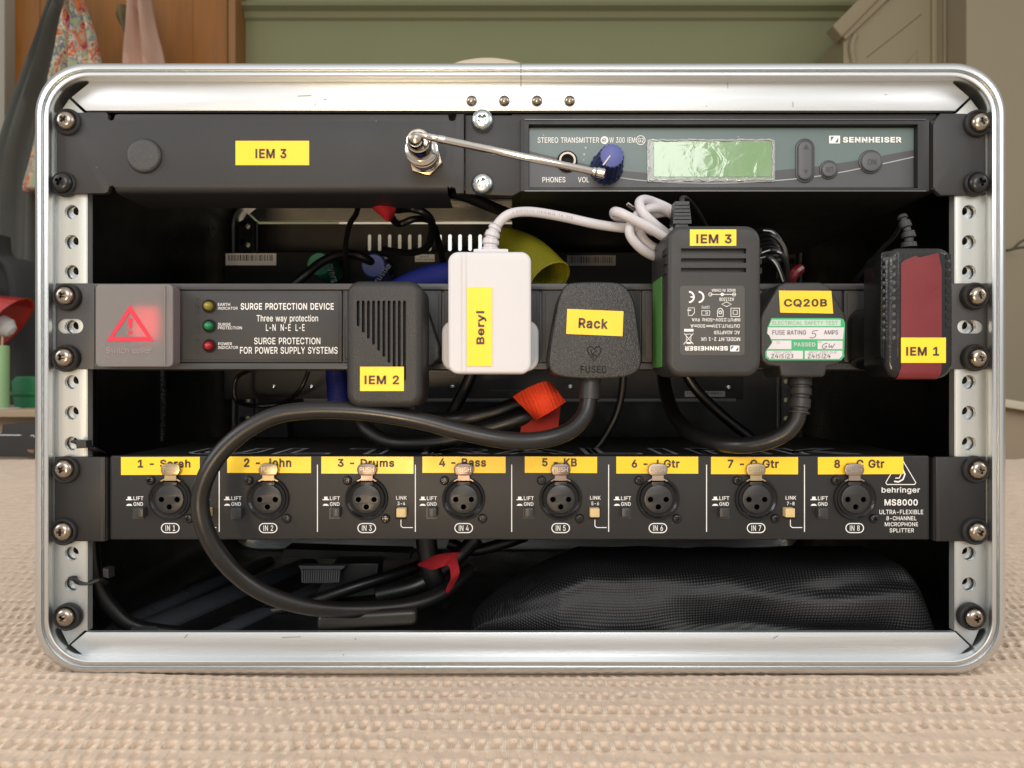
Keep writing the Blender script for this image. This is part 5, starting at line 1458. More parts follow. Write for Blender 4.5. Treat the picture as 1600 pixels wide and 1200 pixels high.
cable("thick cable tied down the inside of the left rail", [(140, 560, .03), (139, 640, .028), (139, 720, .026), (140, 800, .024), (143, 860, .024), (152, 915, .026), (178, 955, .03), (215, 980, .035), (300, 992, .05)], .0042, 'rubber')
cable("black cable running along the case floor under the loop", [(300, 1000, .05), (380, 965, .07), (470, 945, .08), (560, 915, .085), (640, 890, .10), (690, 870, .12)], .0040)
cable("bundle of black cables dropping behind the dark red strap", [(665, 830, .05), (668, 860, .05), (676, 900, .05), (690, 940, .06)], .0062)
cable("black cable behind the dark red strap, crossing to the right", [(745, 840, .06), (720, 865, .06), (690, 890, .055), (650, 915, .05), (590, 930, .05)], .0046)
cable("black cable behind the splitter's lower edge near the net bag", [(700, 848, .07), (740, 860, .07), (790, 848, .07), (820, 838, .08)], .0036)

# cable ties on the left rail
for y0, pts, lab in ((695, [(118, 690), (128, 693), (136, 697), (150, 702)], "black cable tie threaded through the left rail just above the splitter"),
                     (908, [(114, 903), (124, 910), (140, 910), (155, 906)], "black cable tie threaded through the left rail below the splitter")):
    mb = MB(); mb.tube([P(pts[0][0], pts[0][1], .004)] + [P(x, y, -.002 + .002 * i) for i, (x, y) in enumerate(pts)] + [P(pts[-1][0] + 10, pts[-1][1] + 5, .02)], .0022, 0, 8, 4, flat=.45)
    o = mb.build("cable_tie", M['blackm']); tag(o, lab, "cable tie", "cable ties")
    mb = MB()
    hx, hy = (128, 694) if y0 == 695 else (164, 896)
    mb.slab([(hx - 10, hy - 6), (hx + 6, hy - 5), (hx + 7, hy + 6), (hx - 9, hy + 7)] if y0 == 695 else [(hx - 4, hy - 8), (hx + 5, hy - 7), (hx + 6, hy + 8), (hx - 3, hy + 6)], -.0065 if y0 == 695 else .004, -.001 if y0 == 695 else .010, 0, rf=1)
    mb.build("tie_head", M['blackm'], o)

# straps and braided sleeves


def strap(name, label, cat, pts_top, pts_bot, d0, thick, m, bulge=0.0, nseg=10, group=None):
    """a band of tape: two edge curves in pixels, with depth bulging towards the viewer"""
    a = spline([Vector((x, y, d)) for x, y, d in pts_top], 5); b = spline([Vector((x, y, d)) for x, y, d in pts_bot], 5)
    n = min(len(a), len(b))
    F_, B_ = [], []
    rings = []
    for i in range(n):
        row = []
        for j in range(nseg + 1):
            q = a[i].lerp(b[i], j / nseg)
            row.append(P(q.x, q.y, q.z - bulge * math.sin(math.pi * j / nseg)))
        back = [Vector((p.x, p.y + thick, p.z)) for p in row[::-1]]
        rings.append(row + back)
    mb = MB(); mb.loft(rings, 0, True, True)
    return tag(mb.build(name, m), label, cat, group)


strap("velcro_strap", "bright orange hook-and-loop strap wrapped round black cables below the speckled plug", "cable strap",
      [(801, 620, .012), (822, 607, .004), (850, 596, .002), (862, 598, .006)], [(838, 658, .012), (846, 652, .002), (866, 640, .0), (884, 628, .006)], 0, .0016, M['orange'], bulge=.006, group="cable straps")
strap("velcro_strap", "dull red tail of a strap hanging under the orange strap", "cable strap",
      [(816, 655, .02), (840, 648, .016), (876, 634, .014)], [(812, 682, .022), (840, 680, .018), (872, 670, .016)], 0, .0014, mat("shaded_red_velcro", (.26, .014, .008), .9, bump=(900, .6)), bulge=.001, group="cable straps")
strap("velcro_strap", "dark red strap tied round cables just under the top panel", "cable strap",
      [(566, 311, .035), (585, 306, .03), (605, 307, .03), (622, 314, .034)], [(574, 320, .035), (590, 333, .03), (605, 345, .03), (614, 340, .034)], 0, .0014, M['redvelcro'], bulge=.004, group="cable straps")
strap("velcro_strap", "crimson strap curling over the cable bundle under the splitter", "cable strap",
      [(652, 882, .045), (680, 868, .035), (705, 864, .033), (719, 864, .036), (714, 872, .034), (718, 895, .03), (708, 916, .036), (700, 928, .04)], [(655, 885, .045), (676, 890, .034), (690, 886, .03), (700, 884, .032), (703, 890, .031), (704, 904, .03), (699, 915, .036), (695, 926, .04)], 0, .0014, M['redvelcro'], bulge=.001, group="cable straps")
mb = MB(); mb.tube([P(560, 520, .07), P(600, 470, .065), P(650, 443, .06), P(690, 432, .055), P(730, 425, .06), P(790, 432, .10), P(840, 470, .15)], lambda t: .005 + .003 * math.sin(math.pi * min(1, t * 1.2)), 0, 18, 6); tag(mb.build("braided_sleeve", M['blue']), "blue braided cable sleeve lying level behind the white adapter", "cable sleeve", "braided sleeves")
mb = MB(); mb.tube([P(524, 560, .06), P(526, 590, .06), P(530, 628, .062)], lambda t: .0058 + .001 * t, 0, 18, 6, caps=False); tag(mb.build("braided_sleeve", M['blue']), "blue braided cable sleeve hanging open-ended beside the slatted adapter", "cable sleeve", "braided sleeves")
mb = MB()
mb.tube([P(770, 372, .075), P(800, 382, .06), P(830, 402, .045), P(858, 436, .035)], lambda t: .0075 + .0055 * t, 0, 24, 8, caps=False)
mb.tube([P(858, 436, .0345), P(830, 402, .046), P(800, 382, .061)], lambda t: .0115 - .005 * t, 0, 24, 8, caps=False)
mb.lathe(P(858, 436, .035), [(.0115, 0), (.0128, .0012), (.0133, 0), (.0128, -.0012)], 0, 24, axis=P(858, 436, .035) - P(840, 412, .042), cap=False)
tag(mb.build("braided_sleeve", M['yellowbraid']), "yellow braided cable sleeve with an open end above the strip", "cable sleeve", "braided sleeves")
mb = MB(); mb.tube([P(1236, 440, .02), P(1240, 428, .018), P(1250, 420, .02)], .0030, 0, 10, 5); tag(mb.build("red_plug", mat("dark_red_plastic", (.09, .004, .005), .3)), "small dark red glossy plug behind the safety-tested mains plug", "cable plug")

# hook tape on the side walls, grey bits on the floor
for x0, x1, xb, lab in ((1372, 1410, 1, "fuzzy black hook tape strip on the right inside wall of the case"), (216, 254, -1, "fuzzy black hook tape strip on the left inside wall of the case")):
    mb = MB(); mb.slab([(x0, 560), (x1, 560), (x1 - 3 * xb, 630), (x1, 690), (x0 + 4, 690), (x0 + 2, 620)][::-1], .12, .123, 0)
    tag(mb.build("hook_tape", M['fuzzy']), lab, "hook tape")
mb = MB()
for i in range(17):
    x = 471 + i * 3.6
    mb.slab([(x + .2 * i * .0, 890), (x + 2.4, 890), (x + 2.4 - .3 * i * .25, 910), (x - .3 * i * .25, 910)][::-1], .088, .092, 0)
mb.slab([(466, 884), (540, 884), (534, 890), (470, 890)][::-1], .090, .096, 0)
mb.slab([(470, 888), (534, 888), (520, 911), (474, 911)][::-1], .0915, .094, 0)
tag(mb.build("ribbed_grip", M['ribgrey']), "small grey ribbed buckle grip lying in the case floor", "buckle")
mb = MB()
o = rrect(494, 958, 650, 983, 8, 5)
o = [(x, y - (x - 572) * .06) for x, y in o]
mb.slab(o, .006, .012, 0, rf=7, segs=5)
tag(mb.build("floor_plate", mat("bronze_grey_plate", (.032, .029, .024), .34, .3, rvar=.06)), "smooth bronze grey plate on the case floor under the black loop", "plate")
mb = MB(); mb.slab([(443, 858), (640, 864), (640, 876), (443, 872)][::-1], .12, .14, 0); mb.slab([(520, 880), (592, 880), (586, 930), (486, 940)][::-1], .10, .12, 0, rf=2)
tag(mb.build("black_buckle", M['black']), "black moulded buckle part behind the loop on the case floor", "buckle")

# net bag on the floor
mb = MB()
rings = []
N1, N2 = 260, 120
a0, a1_ = 735, 1402
for i in range(N1):
    t = i / (N1 - 1)
    x = a0 + (a1_ - a0) * t
    hgt = 122 * (min(1, t / .26) ** .62) * (1 if t < .95 else max(.45, 1 - ((t - .95) / .05) ** 2 * .55))
    cy = 985 - hgt / 2 - 6 * (1 - min(1, t * 2))
    dd = .055
    row = []
    for j in range(N2):
        a = 2 * math.pi * j / N2
        q = Vector((x * .012, math.cos(a) * 2, math.sin(a) * 2))
        bump = 1 + .10 * noise.noise(q * .8) + .05 * math.sin(q.x * .9 + q.z * 3.4 + 3 * noise.noise(q * .6)) * max(0, math.cos(a)) + .03 * noise.noise(q * 1.6)
        ca, sa = math.cos(a), math.sin(a)
        ey = abs(sa) ** .55 * (1 if sa > 0 else -1)
        c0_ = P(x, cy, dd)
        row.append(c0_ + Vector((0, -.042 * ca * bump * (min(1, t / .2) * .6 + .4), LN(hgt / 2, dd) * ey * bump)))
    rings.append(row)
mb.loft(rings, 0, True, True)
nb = mb.build("net_bag", M['net'])
uvw = nb.data.attributes.new("net_uv", 'FLOAT_VECTOR', 'POINT')
for i, v in enumerate(nb.data.vertices):
    t = min(1, max(0, (v.co.x - P(735, 0, .055).x) / (P(1402, 0, .055).x - P(735, 0, .055).x)))
    zc = FZ + .030
    a = math.atan2(v.co.z - zc, .055 - v.co.y)
    uvw.data[i].vector = (v.co.x + .004 * math.sin(a * 2 + v.co.x * 20), a * .040 + .005 * math.sin(v.co.x * 25), 0)
tag(nb, "black net bag stuffed under the right half of the splitter", "net bag")
mb = MB()
for i, (x, y) in enumerate(((740, 950), (790, 905), (800, 970))):
    mb.tube([P(x, y, .03), P(x + 60, y - 20 + 6 * i, .022), P(x + 160, y - 28 + 10 * i, .012)], .0035, 0, 10, 5)
for i in range(14):
    pass

# ------------------------------------------------------------------ the bed with its waffle blanket
BZ = P(0, 1054, -.008).z - .0004


def axis(dense, lo, hi, a, b, g=1.0):
    """grid lines: step `dense` between a and b, growing outside"""
    mid = list(np.arange(a, b, dense))
    left, x, s_ = [], a, dense
    while x > lo: s_ *= g; x -= s_; left.append(x)
    right, x, s_ = [], mid[-1], dense
    while x < hi: s_ *= g; x += s_; right.append(x)
    return np.array(left[::-1] + mid + right)


XS = axis(.0005, -1.25, 1.25, -.27, .27, 1.012)
YS = axis(.0005, -.42, 1.10, -.104, -.008, 1.006)
X, Y = np.meshgrid(XS, YS)


def nz(X, Y, f, seed):
    r = np.random.RandomState(seed); out = np.zeros_like(X)
    for _ in range(7):
        a = r.uniform(0, 2 * np.pi); k = f * r.uniform(.6, 1.5)
        out += np.sin((X * np.cos(a) + Y * np.sin(a)) * k + r.uniform(0, 6.28))
    return out / 3.2


wx = X + .0016 * nz(X, Y, 60, 1) + .0007 * nz(X, Y, 260, 2)
wy = Y + .0018 * nz(X, Y, 50, 3) + .0008 * nz(X, Y, 240, 4)
PX, PY = .0063, .0168
c = np.cos(2 * np.pi * wx / PX)
cy_ = np.cos(2 * np.pi * wy / PY)
dim1 = np.clip(c, 0, 1) ** .7 * np.clip(cy_, 0, 1) ** .8
dim2 = np.clip(-c, 0, 1) ** .7 * np.clip(-cy_, 0, 1) ** .8
amp = 1 + .45 * nz(X, Y, 90, 5)
def sst(a, b, x):
    t = np.clip((x - a) / (b - a), 0, 1); return t * t * (3 - 2 * t)


q1 = np.clip((c + .35) / 1.35, 0, 1) * np.clip((cy_ + .1) / 1.1, 0, 1); q2 = np.clip(-c, 0, 1) * np.clip(-cy_, 0, 1)
H = -(.0014 * sst(.14, .30, q1) + .00045 * sst(.22, .40, q2)) * np.clip(amp, .35, 1.6)
bars = np.clip((-c - .2) / .8, 0, 1) * sst(.1, .8, cy_)                     # upright threads between the cells
H += bars * .0005
LOOP = sst(.25, .8, np.clip(-c, 0, 1)) * sst(.2, .7, cy_)
H += .00022 * np.sin(2 * np.pi * wx / .0011) * (1 - dim1 - dim2) * .5
H += .0020 * nz(X, Y, 22, 6) + .00035 * nz(X, Y, 420, 7)
far = np.clip((np.sqrt(X ** 2 + (Y + D) ** 2) - .5) / .9, 0, 1)
H += .006 * far * nz(X, Y, 9, 8)
sink = np.exp(-(np.maximum(0, np.abs(X) - .235) / .03) ** 2) * np.exp(-(np.maximum(0, -(Y + .006)) / .018) ** 2) * (Y > -.15) * (Y < .30)
Z = BZ + H + .0016 - .0022 * sink
under = (1 - sst(.222, .252, np.abs(X))) * sst(-.012, .004, Y) * (1 - sst(.255, .285, Y))
Z = Z * (1 - under) + (BZ - .0030) * under
ny, nx_ = X.shape
idx = np.arange(ny * nx_).reshape(ny, nx_)
quads = np.stack([idx[:-1, :-1], idx[:-1, 1:], idx[1:, 1:], idx[1:, :-1]], -1).reshape(-1, 4)
cxq = X[:-1, :-1].ravel(); cyq = Y[:-1, :-1].ravel()
keep = ~((np.abs(cxq) < .22) & (cyq > .02) & (cyq < .24))
quads = quads[keep]
co = np.stack([X, Y, Z], -1).reshape(-1, 3)
# the sides hang down
me = bpy.data.meshes.new("blanket")
me.vertices.add(len(co)); me.vertices.foreach_set("co", co.ravel())
me.loops.add(quads.size); me.loops.foreach_set("vertex_index", quads.ravel())
me.polygons.add(len(quads)); me.polygons.foreach_set("loop_start", np.arange(0, quads.size, 4)); me.polygons.foreach_set("loop_total", np.full(len(quads), 4))
me.update(); me.polygons.foreach_set("use_smooth", np.ones(len(quads), bool))


def blanket_mat():
    m = bpy.data.materials.new("beige_waffle_cotton"); m.use_nodes = True
    N, Lk = m.node_tree.nodes, m.node_tree.links
    b = N["Principled BSDF"]; b.inputs["Roughness"].default_value = .9; b.inputs["Specular IOR Level"].default_value = .15
    b.inputs["Sheen Weight"].default_value = .15; b.inputs["Sheen Roughness"].default_value = .6
    tc = N.new("ShaderNodeTexCoord")
    n1 = N.new("ShaderNodeTexNoise"); n1.inputs["Scale"].default_value = 260; n1.inputs["Detail"].default_value = 5
    Lk.new(tc.outputs["Object"], n1.inputs["Vector"])
    mx = N.new("ShaderNodeMix"); mx.data_type = 'RGBA'
    mx.inputs[6].default_value = (.63, .475, .345, 1); mx.inputs[7].default_value = (.75, .59, .45, 1)
    Lk.new(n1.outputs[0], mx.inputs[0])
    # upright thread loops between the cells: light they catch put in as paler colour
    at = N.new("ShaderNodeAttribute"); at.attribute_name = "loop"
    wl_ = N.new("ShaderNodeTexWave"); wl_.bands_direction = 'X'; wl_.inputs["Scale"].default_value = 300; wl_.inputs["Distortion"].default_value = 2.5; wl_.inputs["Detail"].default_value = 1; wl_.inputs["Detail Scale"].default_value = .6
    Lk.new(tc.outputs["Object"], wl_.inputs["Vector"])
    lm_ = N.new("ShaderNodeMath"); lm_.operation = 'MULTIPLY'; Lk.new(at.outputs["Fac"], lm_.inputs[0]); Lk.new(wl_.outputs["Fac"], lm_.inputs[1])
    mx2 = N.new("ShaderNodeMix"); mx2.data_type = 'RGBA'; mx2.inputs[7].default_value = (.84, .70, .54, 1)
    Lk.new(lm_.outputs[0], mx2.inputs[0]); Lk.new(mx.outputs[2], mx2.inputs[6]); Lk.new(mx2.outputs[2], b.inputs["Base Color"])
    w = N.new("ShaderNodeTexWave"); w.bands_direction = 'X'; w.inputs["Scale"].default_value = 420; w.inputs["Distortion"].default_value = 3; w.inputs["Detail"].default_value = 3
    Lk.new(tc.outputs["Object"], w.inputs["Vector"])
    n2 = N.new("ShaderNodeTexNoise"); n2.inputs["Scale"].default_value = 1600; n2.inputs["Detail"].default_value = 3
    Lk.new(tc.outputs["Object"], n2.inputs["Vector"])
    ad = N.new("ShaderNodeMath"); ad.operation = 'ADD'; Lk.new(w.outputs["Fac"], ad.inputs[0]); Lk.new(n2.outputs[0], ad.inputs[1])
    bp = N.new("ShaderNodeBump"); bp.inputs["Strength"].default_value = .35; bp.inputs["Distance"].default_value = .0003
    ad2 = N.new("ShaderNodeMath"); ad2.operation = 'ADD'; Lk.new(ad.outputs[0], ad2.inputs[0]); Lk.new(lm_.outputs[0], ad2.inputs[1])
    Lk.new(ad2.outputs[0], bp.inputs["Height"]); Lk.new(bp.outputs[0], b.inputs["Normal"])
    return m


la = me.attributes.new("loop", 'FLOAT', 'POINT'); la.data.foreach_set("value", LOOP.ravel().astype(np.float32))
me.materials.append(blanket_mat())
blanket = bpy.data.objects.new("blanket", me); COL.objects.link(blanket)
tag(blanket, "beige waffle weave blanket spread over the bed under the case", "blanket")
bed = thing("bed", "bed under the blanket, its side hanging behind the waffle weave", "bed", (0, .34, BZ - .45))
mb = MB(); mb.box((-1.24, -.41, BZ - .35), (1.24, 1.09, BZ - .016)); mb.build("mattress", mat("plain_cotton", (.5, .42, .35), .9, var=(30, .06)), bed)

# ------------------------------------------------------------------ the room behind
WD = 2.3
m_wall = mat("olive_green_wall_paint", (.188, .192, .098), .8, var=(2.5, .05), bump=(60, .1))
m_cream = mat("khaki_cream_paint", (.235, .195, .115), .6, var=(3, .05))
m_beige = mat("beige_wall_paint", (.265, .22, .145), .8, var=(2, .05), bump=(60, .1))
mb = MB(); mb.slab(rect(330, -700, 1800, 1500), WD, WD + .1, 0); o = mb.build("back_wall", m_wall); o["kind"] = "structure"
mb = MB()
a, b = P(360, 30, WD), P(1700, 10, WD)
prof = [(0, 8), (-.035, 10), (-.05, 14), (-.045, 18), (-.02, 22), (-.012, 30), (0, 33)]
rings = [[Vector((xx, WD + dy, P(0, py, WD).z)) for dy, py in prof] for xx in (a.x, b.x)]
mb.loft(rings, 0, False, False, closed=False)
tag(mb.build("picture_rail", m_wall), "olive painted picture rail running level along the green back wall", "moulding")

# pine door with hanging clothes, on the left
dr = thing("wooden_door", "orange pine door behind the case on the left, hung with clothes", "door", P(180, 1500, 2.2))
m_pine = mat("orange_pine", (.245, .088, .005), .5, stretch=(14, 14, 1.2), var=(5, .28), rvar=.08)
mb = MB(); mb.slab(rect(6, -700, 356, 1500), 2.24, 2.28, 0)
for x0, x1 in ((6, 62), (140, 225), (300, 356)): mb.slab(rect(x0, -700, x1, 1500), 2.235, 2.245, 0, rf=3)
mb.build("door_leaf", m_pine, dr)
mb = MB(); mb.slab(rect(356, -700, 368, 1500), 2.2, 2.3, 0, rf=2); mb.build("door_frame", mat("dark_pine", (.22, .10, .028), .55, stretch=(14, 14, 1.2), var=(5, .2)), dr)
mb = MB(); mb.slab(rect(-400, -700, 7, 1500), 2.18, 2.3, 0, rf=1); o = mb.build("left_wall", mat("pale_grey_wall", (.33, .31, .25), .7)); o["kind"] = "structure"


def drape(name, label, cat, left, right, d, m, folds=3, depth=.03, seed=1, group="clothes hanging on the door"):
    """hanging cloth: left and right edges as pixel polylines from top to bottom, a closed folded section at each height"""
    A, B = spline([Vector((x, y)) for x, y in left], 8), spline([Vector((x, y)) for x, y in right], 8)
    n = min(len(A), len(B)); J = 40; rings = []
    rr = random.Random(seed); ph = rr.uniform(0, 6)
    for i in range(n):
        row = []
        for j in range(J):
            a = 2 * math.pi * j / J
            s_ = (1 - math.cos(a)) / 2
            q = A[i].lerp(B[i], s_)
            off = -depth * math.sin(a) * (1 + .5 * math.sin(s_ * folds * 6.28 + ph + i * .05)) if a < math.pi else depth * .6 * -math.sin(a)
            row.append(P(q.x, q.y, d) + Vector((0, off, 0)))
        rings.append(row)
    mb = MB(); mb.loft(rings, 0, True, True)
    return tag(mb.build(name, m, ang=80), label, cat, group)


drape("grey_robe", "dark grey garment falling diagonally down the left of the door", "garment", [(84, -30), (84, 8), (70, 50), (45, 110), (15, 190), (-5, 270), (-10, 400), (-10, 480)], [(120, -30), (116, 12), (104, 50), (96, 110), (75, 190), (60, 270), (58, 400), (58, 480)], 2.10,
      mat("dark_grey_wool", (.085, .085, .075), .9, bump=(200, .3), var=(12, .15)), 2, .05, 2)


def print_mat():
    m = bpy.data.materials.new("multicolour_print_cotton"); m.use_nodes = True
    N, Lk = m.node_tree.nodes, m.node_tree.links
    b = N["Principled BSDF"]; b.inputs["Roughness"].default_value = .85
    tc = N.new("ShaderNodeTexCoord")
    mp = N.new("ShaderNodeMapping"); mp.inputs["Scale"].default_value = (1.4, 1, .7); Lk.new(tc.outputs["Object"], mp.inputs[0])
    v = N.new("ShaderNodeTexNoise"); v.inputs["Scale"].default_value = 16; v.inputs["Detail"].default_value = 2; v.inputs["Distortion"].default_value = 2.2
    Lk.new(mp.outputs[0], v.inputs["Vector"])
    r = N.new("ShaderNodeValToRGB"); r.color_ramp.interpolation = 'CONSTANT'
    cols = [(0, (.36, .42, .26)), (.40, (.20, .20, .23)), (.46, (.55, .58, .42)), (.51, (.60, .13, .04)), (.56, (.42, .50, .34)), (.60, (.32, .03, .09)), (.65, (.62, .20, .06))]
    e = r.color_ramp.elements
    e[0].position = 0; e[0].color = (*cols[0][1], 1); e[1].position = cols[-1][0]; e[1].color = (*cols[-1][1], 1)
    for p_, c_ in cols[1:-1]:
        q = e.new(p_); q.color = (*c_, 1)
    Lk.new(v.outputs[0], r.inputs[0]); Lk.new(r.outputs[0], b.inputs["Base Color"])
    return m


PRM = print_mat()
drape("patterned_scarf", "bright multicolour printed cloth hanging from a peg on the pine door", "garment", [(118, -5), (114, 10), (98, 45), (84, 95), (68, 160), (50, 240), (36, 290), (40, 300)], [(128, -5), (134, 12), (148, 50), (158, 95), (165, 160), (165, 240), (160, 290), (150, 300)], 2.0, PRM, 3, .05, 3)
drape("pink_towel", "dusty pink fluffy towel hanging on the pine door", "towel", [(211, -40), (208, 0), (200, 50), (193, 100), (188, 200), (190, 300)], [(232, -40), (236, 0), (246, 50), (258, 100), (270, 200), (275, 300)], 2.05,
      mat("dusty_pink_terry", (.44, .27, .20), .95, bump=(160, .9), var=(20, .12)), 2, .05, 5)
drape("floral_cloth", "small dark floral cloth tucked behind the pink towel", "garment", [(181, 22), (183, 28), (192, 45), (203, 65)], [(212, 12), (214, 25), (213, 45), (208, 66)], 2.12, mat("dark_floral", (.13, .11, .05), .9, var=(26, .9)), 1, .03, 6)
hk = MB(); hk.tube([P(206, 2, 2.2), P(203, 0, 2.12), P(200, -4, 2.08)], .010, 0, 10, 4); tag(hk.build("coat_hook", M['white']), "pale coat hook above the pink towel", "hook")

# panelled cupboard in khaki paint, upper right
cb = thing("panelled_cupboard", "khaki painted cupboard with slanting cornice behind the case on the right", "cupboard", P(1400, 1500, 2.0))
mb = MB(); mb.slab([(1318, 52), (1514, -90), (1514, 1500), (1322, 1500)][::-1], 2.02, 2.28, 0); mb.build("side_panel", m_cream, cb)
mb = MB()
mb.slab([(1301, 40), (1410, -70), (1440, -70), (1316, 58)][::-1], 2.0, 2.05, 0, rf=3); mb.slab([(1311, 50), (1430, -60), (1450, -60), (1322, 62)][::-1], 2.008, 2.05, 0, rf=2)
mb.build("cornice", mat("brown_khaki_paint", (.24, .19, .11), .6, var=(3, .05)), cb)
mb = MB(); mb.tube([P(1336, 56, 2.02), P(1332, 66, 2.015), P(1331, 80, 2.015), P(1334, 110, 2.02), P(1334, 200, 2.02)], .010, 0, 10, 5); mb.build("moulding", m_cream, cb)
mb = MB(); mb.line([(1354, 90), (1400, 54), (1440, 22)], 1.4, 2.0195, 0); mb.line([(1407, 110), (1433, 78), (1433, 110)], .9, 2.0195, 0)
mb.build("panel_groove", mat("groove_shadow_paint", (.09, .072, .035), .7), cb)
mb = MB()
for x0, x1 in ((1457, 1466), (1475, 1487), (1495, 1510)): mb.slab(rect(x0, -100, x1, 1500), 2.008, 2.03, 0, rf=2.5)
mb.build("upright_moulding", m_cream, cb)
mb = MB(); mb.slab(rect(1510, -700, 2100, 1500), 1.9, 2.0, 0); o = mb.build("right_wall", m_beige); o["kind"] = "structure"
mb = MB(); mb.tube([P(1560, 393, 1.86), P(1576, 391, 1.84), P(1588, 388, 1.83), P(1602, 386, 1.83)], .004, 0, 8, 5); mb.tube([P(1583, 389, 1.835), P(1592, 380, 1.83), P(1602, 374, 1.83)], .0035, 0, 8, 5)
tag(mb.build("twig", mat("dark_twig", (.06, .05, .03), .7)), "thin dark forked twig against the beige wall at right", "twig")
hb = thing("low_cupboard", "low tan cabinet with pale sloping top edge at the right behind the bed", "cabinet", P(1620, 706, 1.3))
mb = MB(); mb.slab([(1545, 632), (1760, 668), (1760, 900), (1545, 900)][::-1], 1.25, 1.6, 0); mb.build("body", mat("tan_paint", (.34, .255, .17), .7), hb)
mb = MB(); mb.slab([(1545, 619), (1760, 655), (1760, 668), (1545, 632)][::-1], 1.22, 1.6, 0, rf=1.5); mb.build("top_edge", mat("pale_cream_paint", (.50, .44, .32), .6), hb)

# bedside clutter seen past the case's left edge
bs = thing("bedside_table", "wooden bedside table top seen past the left edge of the case", "bedside table", P(20, 712, 1.35))
mb = MB(); mb.slab(rect(-160, 640, 110, 652), 1.14, 1.55, 0, rf=1.5); mb.slab(rect(-160, 652, 110, 900), 1.2, 1.5, 0)
mb.build("table_top", mat("pale_wood", (.36, .26, .16), .55, stretch=(1, 8, 8), var=(10, .2)), bs)
bk = thing("black_box", "flat black box with small tan mark standing at the bed's far edge", "box", P(25, 714, 1.09))
mb = MB(); mb.slab([(4, 663), (60, 662), (70, 714), (-40, 714), (-40, 680), (2, 679)][::-1], 1.085, 1.13, 0, rf=.6); mb.build("body", mat("matt_black_card", (.018, .017, .016), .6), bk)
mb = MB(); mb.line([(-10, 679.5), (33, 680)], 1.2, 1.0845, 0); mb.sheet([(42, 702), (54, 703), (52, 708), (44, 706)], 1.0845, 1)
mb.line([(48, 681), (52, 680), (54, 683)], 1.2, 1.0845, 0); mb.build("printed_mark", [M['paper'], mat("tan_mark", (.22, .11, .05), .6)], bk)
cd = thing("green_candle", "pale green candle on a small white dish at the far left", "candle", P(3, 642, 1.2))
mb = MB(); q = P(1, 640, 1.2); kk = S * (D + 1.2) / D
mb.lathe(q, [(12 * kk, 0), (12 * kk, 98 * kk), (11 * kk, 100 * kk), (.001, 99 * kk)], 0, 24, axis=(0, 0, 1)); mb.build("wax", mat("pale_green_wax", (.24, .40, .19), .5, Subsurface_Weight=.1), cd)
mb = MB(); mb.tube([q + Vector((.003, 0, 98 * kk)), q + Vector((.004, 0, 114 * kk))], .0022, 0, 8, 1); mb.build("wick", mat("wick", (.4, .3, .2), .8), cd)
mb = MB(); mb.lathe(P(4, 643, 1.2), [(22 * kk, 0), (25 * kk, 5 * kk), (22 * kk, 6 * kk), (.001, 5 * kk)], 0, 24, axis=(0, 0, 1)); mb.build("dish", M['white'], cd)
gb = thing("green_tub", "dark green lidded tub on the bedside table at the left", "tub", P(40, 641, 1.3))
mb = MB(); mb.slab([(16, 596), (24, 588), (90, 588), (96, 596), (94, 618), (90, 641), (22, 641), (18, 618)][::-1], 1.25, 1.4, 0, rf=3); mb.build("tub_body", mat("dark_green_plastic", (.012, .135, .05), .45), gb)
mb = MB(); mb.slab(rect(14, 612, 98, 619), 1.245, 1.41, 0, rf=2); mb.build("lid_rim", mat("deep_green_plastic", (.010, .11, .04), .4), gb)
lm = thing("red_lamp", "glossy red lamp shade tilted down at the far left", "lamp", P(0, 640, 1.4))
mb = MB(); ax = (P(44, 520, 1.25) - P(-30, 440, 1.35)).normalized()
mb.lathe(P(-51, 471, 1.36), [(.021, 0), (.032, .007), (.052, .042), (.087, .095), (.0895, .098), (.084, .097), (.049, .042)], 0, 40, axis=(.77, .18, -.61), cap=False)
mb.build("lamp_shade", mat("glossy_red_enamel", (.40, .010, .014), .18, Coat_Weight=.4), lm)
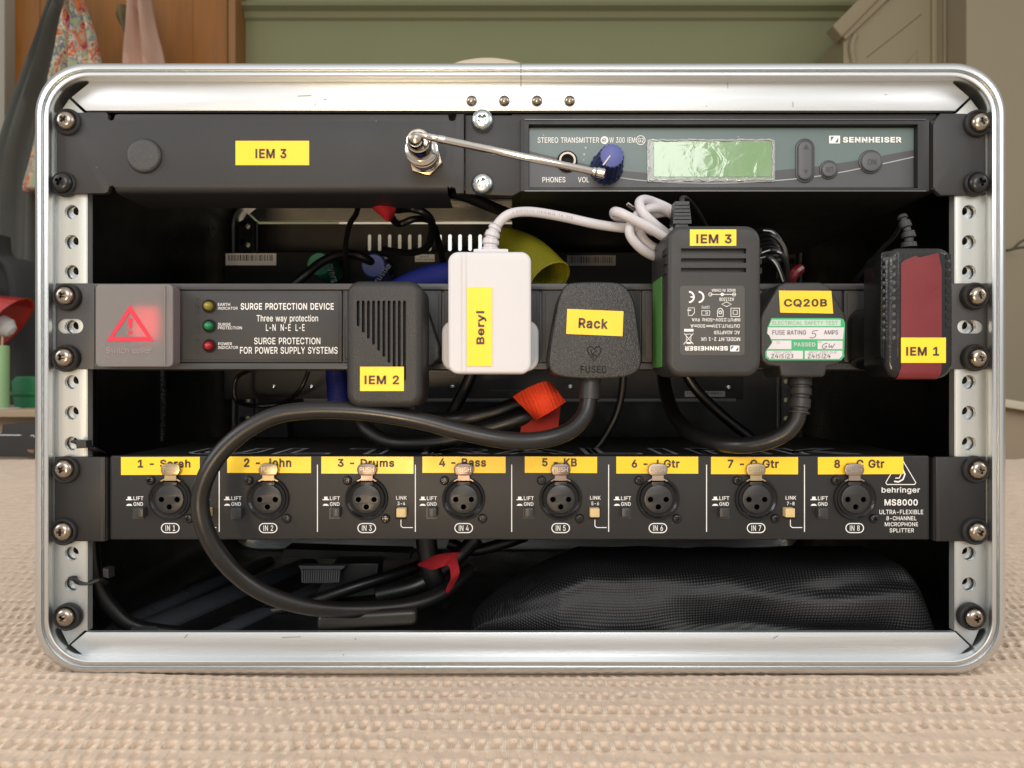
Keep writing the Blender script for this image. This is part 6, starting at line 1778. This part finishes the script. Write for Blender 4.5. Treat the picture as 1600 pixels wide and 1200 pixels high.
mb = MB(); mb.lathe(P(-8, 500, 1.37), [(.001, 0), (.022, .01), (.025, .03), (.015, .045), (.001, .05)], 0, 16, axis=(.77, .18, -.61)); mb.build("bulb", M['paper'], lm)
mb = MB(); mb.tube([P(-51, 471, 1.36), P(-80, 450, 1.36), P(-90, 500, 1.4), P(-70, 640, 1.42)], .012, 0, 10, 6); mb.build("lamp_arm", M['black'], lm)
drape("black_bag", "black fabric bag hanging behind the red lamp at far left", "bag", [(-60, 370), (-50, 400), (-40, 470), (-40, 560), (-40, 641)], [(14, 370), (20, 400), (60, 420), (75, 520), (80, 641)], 1.55, mat("black_fabric", (.022, .022, .021), .85, bump=(120, .4), var=(10, .3)), 2, .06, 9, group=None)
mb = MB()
ct = P(762, 92, .37).z; cb = (ct - BZ) / 2; cm = P(762, 0, .37).x
rings = []
for i in range(33):
    a = math.pi * i / 32
    rings.append([Vector((cm + .158 * math.sin(a) * math.copysign(abs(math.cos(b)) ** .8, math.cos(b)), .37 + .055 * math.sin(a) * math.sin(b), BZ + cb - cb * math.cos(a))) for b in [2 * math.pi * k / 40 for k in range(40)]])
mb.loft(rings[1:-1], 0, True, True)
tag(mb.build("standing_cushion", mat("pale_cream_fabric", (.50, .44, .33), .8, bump=(80, .2)), ang=60), "pale cushion standing behind the case, its rounded top just showing above it", "cushion")
# added glowing body that brightens the middle vent slots, real source unknown
lx = P(726, 0, .285).x
nl = thing("slot_glow", "small glowing white body added behind the case to brighten the middle vent slots", "lamp", (lx, .285, BZ))
mb = MB(); mb.lathe((lx, .287, BZ), [(.018, 0), (.018, .004), (.005, .008), (.005, P(0, 392, .285).z - BZ)], 0, 20, axis=(0, 0, 1)); mb.build("glow_stem", M['white'], nl)
mb = MB(); mb.slab(rrect(688, 358, 758, 396, 8, 4), .279, .295, 0, rf=4); mb.build("glow_body", emit("slot_glow_white", (1, 1, .9), 1.0), nl)
mb = MB(); mb.box((-3, -1.2, BZ - .62), (3, 3.2, BZ - .60)); o = mb.build("floor", mat("carpet", (.18, .15, .11), .95, var=(30, .2))); o["kind"] = "structure"
for o in PROTO:
    bpy.data.objects.remove(o)
